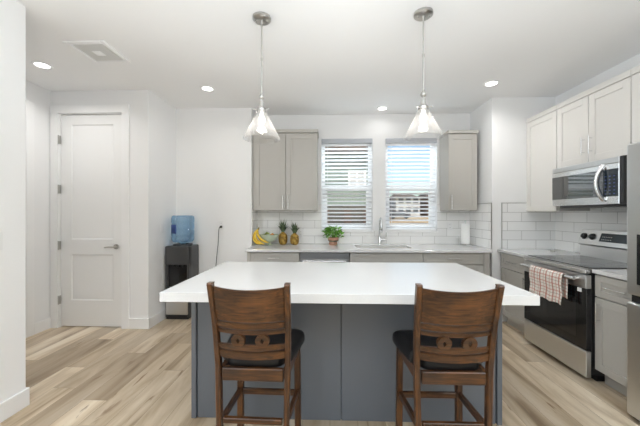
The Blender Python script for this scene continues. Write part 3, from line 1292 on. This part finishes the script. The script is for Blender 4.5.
def Mleft(x, y, z):
    return Matrix(((0, 0, -1, x), (-1, 0, 0, y), (0, 1, 0, z), (0, 0, 0, 1)))


outlet('white outlet with a dark cord plugged in, on the wall right of the water cooler', (-1.505, 4.11, 1.19), Mcam(-1.505, 4.11, 1.20))
outlet('white outlet on the tile right of the windows', (1.745, t0, 1.178), Mcam(1.745, t0, 1.178))
outlet('white outlet on the tile just right of the pineapples', (-.435, t0, 1.07), Mcam(-.435, t0, 1.07))
outlet('white switch on the pantry side wall left of the water bottle', (-2.14, 3.76, 1.17), Mright(-2.14, 3.76, 1.17), 'switch')
outlet('white switch on the near left wall at the picture edge', (-2.15, 1.87, 1.18), Mright(-2.15, 1.862, 1.18), 'switch')

# power cord
t = thing('power_cord', 'dark power cord hanging from the outlet down the alcove wall', 'cord', (-1.52, 4.09, 0))
m = MB(); m.box(-1.515, -1.487, 4.070, 4.1012, 1.160, 1.192, .004); m.build('plug', 'black_plastic', t)
m = MB()
m.tube([(-1.503, 4.072, 1.178), (-1.515, 4.058, 1.165), (-1.525, 4.062, 1.12), (-1.533, 4.075, 1.03), (-1.540, 4.080, .93), (-1.555, 4.080, .80), (-1.572, 4.078, .60), (-1.58, 4.075, .35), (-1.60, 4.07, .12), (-1.65, 4.05, .010), (-1.72, 4.0, .0065), (-1.775, 3.99, .02)], .0045, 8)
m.build('cable', 'rubber', t)

# ------------------------------------------------------------------ water cooler
t = thing('water_cooler', 'charcoal bottle-top water cooler in the corner by the pantry wall', 'water cooler', (-1.965, 3.94, 0))
X0, X1, Y0, Y1 = -2.118, -1.808, 3.785, 4.085
m = MB()
m.box(X0, X1, 3.83, Y1, .02, .935, .012, 2)             # rear housing
m.box(X0, X0 + .03, Y0 + .005, 3.84, .02, .935, .008)   # cheeks
m.box(X1 - .03, X1, Y0 + .005, 3.84, .02, .935, .008)
m.box(X0 + .02, X1 - .02, Y0 + .004, 3.84, .36, .395, .004)
m.build('body', 'cooler_plastic', t)
m = MB(); m.box(X0, X1, Y0 - .006, 3.85, .70, .940, .014, 3); m.build('dispenser_head', 'cooler_plastic', t)
for dx in (-.06, 0, .06):
    m = MB()
    m.lathe([(0, .665), (.010, .665), (.012, .70)], (-1.963 + dx, 3.812, 0), 12)
    m.build('tap', 'black_plastic', t)
m = MB(); m.box(X0 + .032, X1 - .032, 3.822, 3.8295, .40, .70); m.build('alcove_panel', 'black_glass', t)
m = MB(); m.box(X0 + .032, X1 - .032, Y0 + .002, 3.829, .395, .412, .003); m.build('drip_tray', 'black_plastic', t)
m = MB(); m.box(X0 + .012, X1 - .012, Y0 - .010, 3.829, .062, .355, .006); m.build('lower_door', 'steel', t)
m = MB(); m.box(X0 + .01, X1 - .01, Y0 + .006, Y1 - .01, 0, .055, .003); m.build('plinth', 'black_plastic', t)
m = MB(); m.lathe([(.075, .9405), (.125, .9405), (.12, .957), (.08, .960), (.075, .9405)], (-1.955, 3.93, 0), 32, cap=False); m.build('bottle_collar', 'black_plastic', t)
t = thing('water_bottle', 'upturned blue plastic water bottle on top of the cooler', 'water bottle', (-1.955, 3.93, .96))
m = MB()
m.lathe([(0, .945), (.028, .945), (.030, .965), (.06, .972), (.120, .985), (.137, 1.01), (.139, 1.05), (.134, 1.06), (.139, 1.07), (.140, 1.13), (.134, 1.14), (.134, 1.15), (.140, 1.16), (.140, 1.215), (.135, 1.225), (.135, 1.235), (.140, 1.245), (.140, 1.30), (.132, 1.325), (.115, 1.333), (.06, 1.322), (0, 1.320)], (-1.955, 3.93, 0), 48)
m.build('bottle_body', 'bottle_plastic', t)
m = MB(MM := Matrix.Translation((-1.955, 3.93, 0)))
vs, fs = [], []
for i in range(7):
    an = R(-146 + i * 8)
    for z in (1.10, 1.215):
        vs.append((.1425 * math.cos(an), .1425 * math.sin(an), z))
for i in range(6):
    fs.append((i * 2, i * 2 + 2, i * 2 + 3, i * 2 + 1))
m.poly(vs, fs, smooth=True, recalc=False)
mat('label_blue', srgb(40, 66, 130), .4)
lab = m.build('handle_panel', 'label_blue', t)
md = lab.modifiers.new('thick', 'SOLIDIFY'); md.thickness = .003

# ================================================================== RIGHT RUN
XF = 2.12     # base cabinet door face


def base_right(label, y_hi, y_lo, hu_side):
    t = thing('base_cabinet', label, 'cabinet', (XF, (y_hi + y_lo) / 2, 0), group='base cabinets along the range wall')
    m = MB()
    m.box(XF + .021, 2.81, y_lo, y_hi, .11, .884)
    m.box(XF + .08, 2.81, y_lo, y_hi, 0, .11)
    m.build('cabinet_body', 'cabinet_paint', t)
    M = face_left(XF + .02, 0)
    a, b = -y_hi + .002, -y_lo - .002
    d = MB(M); shaker(d, a, b, .70, .872, .05)
    do = d.build('drawer', 'cabinet_paint', t); ORG[do.name] = ORG[t.name]
    pull(M, (a + b) / 2, .790, .17, False, do)
    d = MB(M); shaker(d, a, b, .115, .694, .06)
    do = d.build('door', 'cabinet_paint', t); ORG[do.name] = ORG[t.name]
    pull(M, a + .045 if hu_side < 0 else b - .045, .58, .17, True, do)
    return t


base_right('greige drawer-over-door cabinet in the far corner left of the range', 3.80, 3.272, 1)
base_right('greige drawer-over-door cabinet between the range and the fridge', 2.478, 2.085, -1)
o = MB(); o.box(2.10, 2.811, 3.270, 3.841, .884, .914, .002)
o = o.build('countertop', 'quartz', origin=(2.45, 3.55, .884)); tag(o, 'white quartz countertop piece in the corner left of the range', 'countertop')
o = MB(); o.box(2.10, 2.811, 2.083, 2.480, .884, .914, .002)
o = o.build('countertop', 'quartz', origin=(2.45, 2.28, .884)); tag(o, 'white quartz countertop piece between the range and the fridge', 'countertop')
# small dark charger on the corner counter
o = MB(); o.lathe([(0, 0), (.028, 0), (.028, .008), (.020, .013), (0, .013)], (2.62, 3.62, .9145), 16)
o = o.build('sink_stopper', 'nickel', origin=(2.62, 3.62, .9145)); tag(o, 'small dark round stopper lying on the corner counter', 'stopper')

# ------------------------------------------------------------------ range
RY0, RY1, RX = 2.487, 3.262, 2.06
t = thing('kitchen_range', 'freestanding stainless steel electric range with a glass cooktop', 'stove', (2.4, 2.875, 0))
m = MB()
m.box(2.105, 2.765, RY0 + .002, RY1 - .002, .055, .905, .002)
m.box(2.16, 2.72, RY0 + .02, RY1 - .02, 0, .055)
m.build('body', 'black_plastic', t)
m = MB()
m.box(2.075, 2.73, RY0, RY1, .905, .914, .002)
m.build('cooktop_frame', 'steel', t)
m = MB()
m.box(2.095, 2.715, RY0 + .012, RY1 - .012, .9145, .9205, .001)
ck = m.build('cooktop', 'cooktop_glass', t); ORG[ck.name] = ORG[t.name]
for (x, y, r_) in ((2.24, 2.68, .105), (2.24, 3.07, .085), (2.50, 2.68, .075), (2.50, 3.07, .105)):
    m = MB()
    m.lathe([(r_ - .002, .9206), (r_, .9206), (r_, .9209), (r_ - .002, .9209), (r_ - .002, .9206)], (x, y, 0), 40, cap=False)
    m.build('burner_ring', 'cooler_plastic', ck)
# front: trim strip, door, drawer
M = face_left(2.105, 0)
a, b = -RY1, -RY0
m = MB(M)
m.box(a, b, .872, .904, 0, .048, .005)
m.build('front_trim', 'steel_smooth', t)
m = MB(M)
m.box(a, b, .250, .752, 0, .040, .003)
dr = m.build('oven_door', 'black_glass', t); ORG[dr.name] = ORG[t.name]
m = MB(M)
m.box(a, b, .752, .862, 0, .044, .004)
m.build('door_top_panel', 'steel', dr)
m = MB(M)
m.box(a + .10, b - .10, .33, .66, .0402, .0408)
m.build('oven_window', 'cooktop_glass', dr)
m = MB()
m.tube([(2.005, 3.215, .826), (2.005, 2.535, .826)], .0135, 14, flat=1.0)
for y in (3.17, 2.58):
    m.box(2.003, 2.064, y - .012, y + .012, .815, .837, .003)
m.build('oven_handle', 'steel_smooth', dr)
m = MB(M); m.box(b - .085, b - .045, .715, .748, .040, .046, .002)
m.build('door_clip', 'white_plastic', dr)
m = MB(M)
m.box(a, b, .035, .243, 0, .042, .004)
m.build('storage_drawer', 'steel', t)
# back console
m = MB()
m.poly([(2.640, RY0 + .004, .905), (2.76, RY0 + .004, .905), (2.76, RY0 + .004, 1.195), (2.665, RY0 + .004, 1.195), (2.610, RY0 + .004, 1.050), (2.640, RY0 + .004, 1.030),
        (2.640, RY1 - .004, .905), (2.76, RY1 - .004, .905), (2.76, RY1 - .004, 1.195), (2.665, RY1 - .004, 1.195), (2.610, RY1 - .004, 1.050), (2.640, RY1 - .004, 1.030)],
       [(0, 1, 2, 3, 4, 5), (6, 7, 8, 9, 10, 11), (0, 1, 7, 6), (1, 2, 8, 7), (2, 3, 9, 8), (3, 4, 10, 9), (4, 5, 11, 10), (5, 0, 6, 11)])
bp = m.build('back_console', 'steel', t); ORG[bp.name] = ORG[t.name]
# sloped face frame: u along -Y, v up the slope
P0 = Vector((2.610, 0, 1.050)); vdir = (Vector((2.665, 0, 1.195)) - P0).normalized(); ndir = Vector((-vdir.z, 0, vdir.x))
MS = Matrix(((0, vdir.x, ndir.x, P0.x), (-1, 0, 0, 0), (0, vdir.z, ndir.z, P0.z), (0, 0, 0, 1)))
for y in (3.20, 3.105, 2.645, 2.55):
    m = MB(MS); m.lathe([(0, 0), (.033, 0), (.033, .003), (.027, .006), (.025, .022), (.020, .026), (0, .026)], (-y, .082, .0005), 28)
    m.box(-y - .005, -y + .005, .064, .100, .0255, .031, .001)
    m.build('knob', 'black_plastic', bp)
m = MB(MS); m.box(-3.02, -2.72, .040, .125, .0005, .003, .001); m.build('display_panel', 'display', bp)
m = MB(MS)
for k in range(6):
    for q in range(2):
        m.box(-2.995 + k * .018, -2.987 + k * .018, .058 + q * .028, .062 + q * .028, .003, .0034)
m.build('touch_mark', 'white_plastic', bp)

# towel draped over the oven handle
verts, faces, uvs = [], [], []


def sheet(name, ycoords, prof, amp, matn, thick, parent=None, origin=None):
    me = bpy.data.meshes.new(name)
    vs, fs, uv = [], [], []
    n, k = len(ycoords), len(prof)
    acc = 0
    lens = [0]
    for a_, b_ in zip(prof, prof[1:]):
        acc += math.hypot(a_[0] - b_[0], a_[1] - b_[1]); lens.append(acc)
    for i, y in enumerate(ycoords):
        for j, (x, z) in enumerate(prof):
            dr_ = max(0, .80 - z) / .25
            w = amp * math.sin(i * .9 + .5 * math.sin(j * .4)) * dr_ * (1 if j > k / 2 else .3)
            vs.append(Vector((x - (abs(w) + w) * .5, y + .004 * math.sin(j * .7) * dr_, z + .006 * dr_ * math.sin(i * .37))))
            uv.append((y, lens[j]))
    for i in range(n - 1):
        for j in range(k - 1):
            fs.append((i * k + j, i * k + j + 1, (i + 1) * k + j + 1, (i + 1) * k + j))
    org = Vector(origin)
    me.from_pydata([v - org for v in vs], [], fs)
    ul = me.uv_layers.new(name='UVMap')
    for p in me.polygons:
        p.use_smooth = True
        for li in p.loop_indices:
            ul.data[li].uv = uv[me.loops[li].vertex_index]
    me.materials.append(MAT[matn])
    o = bpy.data.objects.new(name, me)
    C.objects.link(o)
    o.location = org
    md = o.modifiers.new('thick', 'SOLIDIFY'); md.thickness = thick; md.offset = 0
    return o


hz_, hx_ = .826, 2.005
prof = []
for j in range(9):
    prof.append((hx_ + .026, .63 + (hz_ - .63) * j / 9))
for j in range(9):
    an = math.pi * j / 8
    prof.append((hx_ + .022 * math.cos(an), hz_ + .020 * math.sin(an)))
for j in range(1, 15):
    prof.append((hx_ - .024 - .004 * math.sin(j * .5), hz_ - (hz_ - .578) * j / 14))
ys = [3.045 - (3.045 - 2.635) * i / 44 for i in range(45)]
o = sheet('dish_towel', ys, prof, .007, 'plaid_cloth', .004, origin=(2.005, 2.84, .826))
tag(o, 'red and cream plaid dish towel hanging over the oven handle', 'towel')

# ------------------------------------------------------------------ microwave
MX, MY0, MY1, MZ0, MZ1 = 2.39, 2.535, 3.315, 1.44, 1.84
t = thing('microwave_oven', 'stainless over-the-range microwave with a curved handle', 'microwave', (2.6, 2.925, MZ0))
m = MB(); m.box(MX + .035, 2.81, MY0, MY1, MZ0 + .004, MZ1 - .001, .003); m.build('body', 'black_plastic', t)
M = face_left(MX + .035, 0)
a, b = -MY1, -MY0
m = MB(M)
m.box(a, b - .034, MZ1 - .052, MZ1 - .004, 0, .030, .004)
m.build('vent_panel', 'steel', t)
m = MB(M)
m.box(a, b - .034, MZ0, MZ1 - .054, 0, .030, .003)
m2 = MB(M); m2.box(b - .033, b, MZ0, MZ1 - .004, 0, .029, .003); m2.build('side_strip', 'black_plastic', t)
dr = m.build('door', 'steel_smooth', t); ORG[dr.name] = ORG[t.name]
m = MB(M)
m.box(a + .004, b - .036, MZ0 + .065, MZ1 - .100, .030, .034, .001)
m.build('window_glass', 'microwave_glass', dr)
m = MB(M)
m.box(b - .175, b - .038, MZ0 + .068, MZ1 - .103, .034, .0355, .0005)
m.build('control_panel', 'display', dr)
for r_ in range(6):
    for c2 in range(3):
        m = MB(M)
        m.box(b - .158 + c2 * .040, b - .142 + c2 * .040, MZ0 + .085 + r_ * .030, MZ0 + .093 + r_ * .030, .0355, .0358)
        m.build('keypad_mark', 'label_blue', dr)
m = MB()
pts, n_ = [], 16
yh = -(-2.725)
hp = []
for i in range(n_ + 1):
    u = i / n_
    z = MZ0 + .035 + u * .305
    bow = math.sin(math.pi * u)
    hp.append((MX + .002 - .050 * bow ** .75, 2.700 + .018 * bow, z))
m.tube(hp, .013, 12, flat=1.5)
m.build('handle', 'steel_smooth', dr)
m = MB(); m.box(MX + .06, 2.78, MY0 + .03, MY1 - .03, MZ0 - .022, MZ0 + .004, .003); m.build('grease_filter', 'cooler_plastic', t)

# ------------------------------------------------------------------ right uppers
UX = 2.46


def upper_right(label, y1, y0, z0, z1, doors):
    t = thing('upper_cabinet', label, 'cabinet', (2.64, (y0 + y1) / 2, z0), group='upper cabinets along the range wall')
    m = MB(); m.box(UX + .021, 2.819, y0 + .0005, y1 - .0005, z0, z1 + .055); m.build('cabinet_body', 'right_upper_tone', t)
    M = face_left(UX + .02, 0)
    for (ya, yb, hy, hz) in doors:
        d = MB(M); shaker(d, -ya, -yb, z0 + .002, z1, .065)
        do = d.build('door', 'right_upper_tone', t); ORG[do.name] = ORG[t.name]
        if hy:
            pull(M, -hy, hz, .17, True, do)
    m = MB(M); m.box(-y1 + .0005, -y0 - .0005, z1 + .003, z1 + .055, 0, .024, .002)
    m.build('crown', 'right_upper_tone', t)
    return t


UZ = 2.485
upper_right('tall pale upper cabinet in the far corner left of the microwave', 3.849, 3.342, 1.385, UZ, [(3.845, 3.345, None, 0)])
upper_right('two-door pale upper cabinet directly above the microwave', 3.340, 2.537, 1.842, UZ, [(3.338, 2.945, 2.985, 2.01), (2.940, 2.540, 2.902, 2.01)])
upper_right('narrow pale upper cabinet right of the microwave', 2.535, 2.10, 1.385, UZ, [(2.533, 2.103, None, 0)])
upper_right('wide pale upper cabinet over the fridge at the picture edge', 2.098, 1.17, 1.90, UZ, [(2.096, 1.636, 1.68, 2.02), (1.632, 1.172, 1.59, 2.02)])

# ------------------------------------------------------------------ fridge
FX, FY1, FY0 = 1.98, 2.078, 1.16
t = thing('refrigerator', 'stainless french-door refrigerator at the right picture edge', 'refrigerator', (2.4, 1.62, 0))
m = MB(); m.box(FX + .085, 2.80, FY0 + .005, FY1 - .005, .02, 1.80, .004); m.build('cabinet', 'steel_dark', t)
fm = (FY0 + FY1) / 2
for (ya, yb, nm, z0, z1) in ((FY1, fm + .002, 'door', .825, 1.825), (fm - .002, FY0, 'door', .825, 1.825), (FY1, FY0, 'freezer_drawer', .025, .775)):
    m = MB(); m.box(FX, FX + .08, yb, ya, z0, z1, .016, 4)
    d = m.build(nm, 'steel', t); ORG[d.name] = ORG[t.name]
    if nm == 'door':
        hy = fm + (.045 if ya == FY1 else -.045)
        h = MB(); h.tube([(FX - .045, hy, .95), (FX - .045, hy, 1.70)], .012, 12)
        for z in (1.0, 1.65):
            h.tube([(FX + .002, hy, z), (FX - .045, hy, z)], .010, 8)
        h.build('handle', 'steel_smooth', d)
        if ya == FY1:
            h = MB(); h.box(FX - .002, FX + .012, 1.76, 2.005, .90, 1.225, .002); h.build('dispenser', 'black_glass', d)
    else:
        h = MB(); h.tube([(FX - .045, FY1 - .26, .70), (FX - .045, FY0 + .1, .70)], .012, 12)
        for y in (FY1 - .30, FY0 + .15):
            h.tube([(FX + .002, y, .70), (FX - .045, y, .70)], .010, 8)
        h.build('handle', 'steel_smooth', d)
m = MB(); m.box(FX + .03, FX + .086, FY0 + .01, FY1 - .01, .770, .830)
m.build('gasket', 'black_plastic', t)
m = MB(); m.box(FX + .04, FX + .086, FY0 + .01, FY1 - .01, 0.0, .07)
m.build('kick_plate', 'black_plastic', t)

# ================================================================== ISLAND
t = thing('kitchen_island', 'large slate grey island with a thick white quartz top', 'kitchen island', (.09, 2.3, 0))
IX0, IX1, IY0, IY1 = -.915, 1.100, 1.985, 2.70
m = MB()
m.box(IX0, IX1, IY0, IY1, 0, .858, .001)
m.build('body', 'island_paint', t)
m = MB()
g = .010
m.box(IX0 + .032, .070, IY0 - .012, IY0, .0, .857, .0015)
m.box(.076, IX1 - .032, IY0 - .012, IY0, .0, .857, .0015)
m.build('back_panel', 'island_paint', t)
for x in (IX0 - .006, IX1 - .026):
    m = MB(); m.box(x, x + .032, IY0 - .022, IY0 + .04, .0, .857, .002); m.build('corner_post', 'island_paint', t)
M = Matrix(((0, 0, -1, IX0), (-1, 0, 0, 0), (0, 1, 0, 0), (0, 0, 0, 1)))
m = MB()
m.box(-.964, 1.138, 1.664, 2.752, .860, .914, .0025, 2)
m.build('worktop', 'quartz', t)

# ================================================================== BAR STOOLS


def post_y(z):
    pts = [(0, -.200), (.33, -.185), (.62, -.182), (.82, -.205), (1.035, -.258)]
    for (a, ya), (b, yb) in zip(pts, pts[1:]):
        if z <= b:
            u = (z - a) / (b - a)
            return ya + (yb - ya) * u
    return pts[-1][1]


def post_x(z):
    return .158 + .024 * max(0, min(1, z / 1.035))


def stool():
    t = thing('bar_stool', 'x', 'bar stool', (0, 0, 0), group='bar stools at the island', local=True)
    zs = [0, .12, .33, .48, .62, .70, .78, .86, .94, 1.0, 1.03, 1.037]
    for s in (-1, 1):
        m = MB()
        m.sweep([(s * post_x(z), post_y(z) + (.006 if z > 1.033 else 0), z) for z in zs], .026, .036, .004)
        m.build('rear_leg', 'stool_wood_upright', t)
    for s in (-1, 1):
        m = MB()
        m.sweep([(s * .176, .165, 0), (s * .174, .160, .35), (s * .172, .155, .60)], .036, .036, .004)
        m.build('front_leg', 'stool_wood_upright', t)

    def rail(z0, z1, th=.020, bow=.028, dip=0.0, yoff=0.0, dipb=0.0, n=16):
        vs, fs = [], []
        rows = [(0, 0), (1, 0), (1, 1), (0, 1)]
        for i in range(n + 1):
            u = -1 + 2 * i / n
            q = 1 - u * u
            for (tz, ty) in rows:
                z = z0 + (z1 - z0) * tz
                hw = post_x((z0 + z1) / 2) - .010
                zz = z - (dip * q if tz else dipb * q)
                y = post_y(z) - bow * q + (ty - .5) * th + yoff
                vs.append((u * hw, y, zz))
        for i in range(n):
            for e in range(4):
                fs.append((i * 4 + e, i * 4 + (e + 1) % 4, (i + 1) * 4 + (e + 1) % 4, (i + 1) * 4 + e))
        fs.append((0, 1, 2, 3)); fs.append((n * 4, n * 4 + 1, n * 4 + 2, n * 4 + 3))
        return vs, fs

    def add(m, a):
        b = bmesh.new()
        vs = [b.verts.new(v) for v in a[0]]
        for f in a[1]:
            b.faces.new([vs[i] for i in f])
        bmesh.ops.recalc_face_normals(b, faces=b.faces)
        sharp = [e for e in b.edges if e.is_manifold and e.calc_face_angle(0) > R(50)]
        bmesh.ops.bevel(b, geom=sharp, offset=.003, segments=2, affect='EDGES')
        m._take(b, False)

    m = MB()
    add(m, rail(.852, 1.020, .020, .028, .012, 0, .004))
    m.build('top_rail', 'stool_wood_across', t)
    m = MB()
    add(m, rail(.817, .848, .026, .029, .004, 0, .004))
    m.build('curved_slat', 'stool_wood_across', t)
    # pierced slat with two rings
    m = MB()
    add(m, rail(.789, .809, .018, .028, .002, 0, .004))
    add(m, rail(.708, .731, .018, .028, -.002, 0, .004))
    for s in (-1, 1):
        rx, rz = s * .058, .757
        q = 1 - (rx / .165) ** 2
        ry = post_y(rz) - .028 * q - .004
        vs, fs = [], []
        nn = 20
        for i in range(nn):
            an = 2 * math.pi * i / nn
            for (rr, yy) in ((0, -.011), (1, -.011), (1, .011), (0, .011)):
                if rr:
                    x, z = .033 * math.cos(an), .034 * math.sin(an)
                else:
                    k = 1 / (abs(math.cos(an)) / .009 + abs(math.sin(an)) / .015)
                    x, z = k * math.cos(an), k * math.sin(an)
                vs.append((rx + x, ry + yy - .2 * z, rz + z))
        for i in range(nn):
            j = (i + 1) % nn
            for e in range(4):
                fs.append((i * 4 + e, i * 4 + (e + 1) % 4, j * 4 + (e + 1) % 4, j * 4 + e))
        m.poly(vs, fs)
    m.build('ring_slat', 'stool_wood_across', t)
    m = MB()
    add(m, rail(.662, .700, .020, .026, .003, 0, .003))
    m.build('lower_slat', 'stool_wood_across', t)
    # seat frame
    m = MB(); m.box(-.150, .150, -.198, -.172, .545, .606, .003); m.build('rear_apron', 'stool_wood_across', t)
    m = MB(); m.box(-.156, .156, .152, .172, .545, .600, .003); m.build('front_apron', 'stool_wood_across', t)
    for s in (-1, 1):
        m = MB()
        xa, xb = s * .160, s * .174
        w = .011
        m.poly([(xa - w, -.165, .545), (xa + w, -.165, .545), (xb + w, .141, .545), (xb - w, .141, .545), (xa - w, -.165, .600), (xa + w, -.165, .600), (xb + w, .141, .600), (xb - w, .141, .600)],
               [(0, 1, 2, 3), (4, 5, 6, 7), (0, 1, 5, 4), (1, 2, 6, 5), (2, 3, 7, 6), (3, 0, 4, 7)])
        m.build('side_apron', 'stool_wood_along', t)
    # cushion : wider at the front, domed
    vs, fs = [], []
    prof = [(.86, .600), (.97, .601), (1.0, .612), (1.0, .630), (.985, .650), (.93, .662), (.75, .669), (.40, .673), (.0, .674)]
    n = 40
    for (k, z) in prof:
        for i in range(n):
            an = 2 * math.pi * i / n
            c, s = math.cos(an), math.sin(an)
            e = .28
            sx_ = math.copysign(abs(c) ** e, c)
            sy_ = math.copysign(abs(s) ** e, s)
            hw = .172 + .058 * (sy_ + 1) / 2
            vs.append((hw * sx_ * k, .006 + .182 * sy_ * k, z))
    for j in range(len(prof) - 1):
        for i in range(n):
            a = j * n + i; b = j * n + (i + 1) % n
            fs.append((a, b, b + n, a + n))
    fs.append(tuple(reversed(range(n))))
    m = MB()
    b = bmesh.new()
    bv = [b.verts.new(v) for v in vs]
    for f in fs:
        b.faces.new([bv[i] for i in f])
    bmesh.ops.remove_doubles(b, verts=b.verts, dist=.0004)
    bmesh.ops.recalc_face_normals(b, faces=b.faces)
    # narrow the rear so that it sits between the posts
    for v in b.verts:
        if v.co.y < -.12:
            v.co.x *= .84
    m._take(b, True)
    m.build('seat_cushion', 'leather', t)
    # stretchers
    m = MB(); m.box(-.157, .157, .150, .170, .268, .302, .003); m.build('front_stretcher', 'stool_wood_across', t)
    m = MB(); m.box(-.146, .146, -.197, -.175, .335, .362, .003); m.build('rear_stretcher', 'stool_wood_across', t)
    for s in (-1, 1):
        m = MB()
        xa, xb = s * .162, s * .173
        w = .010
        m.poly([(xa - w, -.162, .318), (xa + w, -.162, .318), (xb + w, .141, .283), (xb - w, .141, .283), (xa - w, -.162, .348), (xa + w, -.162, .348), (xb + w, .141, .313), (xb - w, .141, .313)],
               [(0, 1, 2, 3), (4, 5, 6, 7), (0, 1, 5, 4), (1, 2, 6, 5), (2, 3, 7, 6), (3, 0, 4, 7)])
        m.build('side_stretcher', 'stool_wood_along', t)
    return t


st = stool()
for i, (x, y, rz, lb) in enumerate([(-.372, 1.640, R(-1.5), 'dark wooden bar stool with black seat at the left of the island'),
                                    (.587, 1.640, R(.2), 'dark wooden bar stool with black seat at the right of the island')]):
    o = st if i == 0 else copy_tree(st)
    o.location = (x, y, 0)
    o.rotation_euler = (0, 0, rz)
    o['label'] = lb

# ================================================================== OUTSIDE
vs, fs = [], []
prof_g = [(4.62, -.15), (9.5, -.05), (14, .15), (24, .62), (45, 1.0), (70, 1.25), (260, 1.4)]
for (y, z) in prof_g:
    vs += [(-140, y, z), (140, y, z)]
for i in range(len(prof_g) - 1):
    fs.append((i * 2, i * 2 + 1, i * 2 + 3, i * 2 + 2))
m = MB(); m.poly(vs, fs, recalc=False)
g_ = m.build('ground', 'dirt'); g_['kind'] = 'structure'

# neighbouring house seen through the left blind
t = thing('neighbour_house', 'green sided house close outside the left window', 'house', (-2.0, 12.0, .0))
m = MB()
m.box(-7, 1.80, 12.0, 20, -.1, 5.2)
for k in range(30):
    z = 1.2 + k * .12
    m.box(-7, 1.80, 11.985, 12.0, z, z + .10)
m.build('wall', 'siding_green', t)
m = MB(); m.box(-7.3, 1.95, 11.4, 12.0, 3.75, 5.3); m.build('roof', 'shingles', t)
m = MB(); m.box(.72, 1.42, 11.92, 11.98, 2.30, 3.08, .01)
wf = m.build('window', 'white_siding_trim', t); ORG[wf.name] = ORG[t.name]
m = MB(); m.box(.80, 1.04, 11.905, 11.92, 2.38, 3.0); m.box(1.10, 1.34, 11.905, 11.92, 2.38, 3.0); m.build('pane', 'siding_grey', wf)
m = MB()
m.box(-6.9, 1.78, 11.90, 11.98, .0, 1.72)
m.build('porch_recess', 'far_dark', t)
m = MB()
for x in (-1.05, -.30, .55, 1.30):
    m.box(x, x + .28, 11.80, 11.90, .0, 1.5)
m.build('brick_pier', 'brick_red', t)
m = MB(); m.box(-.95, -.35, 11.7, 11.8, 1.30, 1.95); m.build('utility_panel', 'white_siding_trim', t)

# far row of houses seen through the right blind
far = [(6.6, 46, 5.8, 3.05, 1.0, 'siding_tan', 'tan house far away, lowest and leftmost of the row'),
       (11.3, 45, 5.4, 4.1, 1.0, 'siding_grey', 'grey two-storey house far away in the middle of the row'),
       (16.3, 46, 7.0, 4.3, 1.0, 'siding_brown', 'brown two-storey house far away, rightmost of the row')]
for (x, y, w, ztop, z0, mt, lb) in far:
    t = thing('far_house', lb, 'house', (x + w / 2 - 2, y, z0), group='row of houses beyond the lot')
    m = MB(); m.box(x - 1.5, x - 1.5 + w * .66, y, y + 8, z0 - .3, ztop - .5); m.build('wall', mt, t)
    m = MB()
    xa, xb = x - 1.8, x - 1.2 + w * .66
    m.poly([(xa, y - .4, ztop - .5), (xb, y - .4, ztop - .5), (xb, y + 8.4, ztop - .5), (xa, y + 8.4, ztop - .5), (xa + 1, y + 4, ztop + .5), (xb - 1, y + 4, ztop + .5)],
           [(0, 1, 5, 4), (1, 2, 5), (2, 3, 4, 5), (3, 0, 4), (0, 1, 2, 3)])
    m.build('roof', 'shingles', t)
    nf = 2 if ztop > 3.5 else 1
    for f_ in range(nf):
        for k in range(3):
            wx = x - 1.1 + k * w * .2
            m = MB(); m.box(wx, wx + .7, y - .06, y, z0 + .55 + f_ * 1.35, z0 + 1.25 + f_ * 1.35); m.build('window', 'far_window', t)
mat('car_paint', srgb(60, 62, 66), .3)
t = thing('parked_car', 'dark car parked on the dirt in front of the far houses', 'car', (7.4, 33, .82))
m = MB(); m.box(6.2, 8.6, 32.2, 33.8, .95, 1.32, .12, 3); m.box(6.7, 8.1, 32.35, 33.65, 1.3, 1.62, .12, 3); m.build('body', 'car_paint', t)
for x in (6.7, 8.1):
    m = MB(); m.lathe([(0, 0), (.24, 0), (.24, .18), (0, .18)], M=Matrix.Translation((x, 32.33, 1.04)) @ Matrix.Rotation(R(90), 4, 'X'), n=18); m.build('wheel', 'rubber', t)
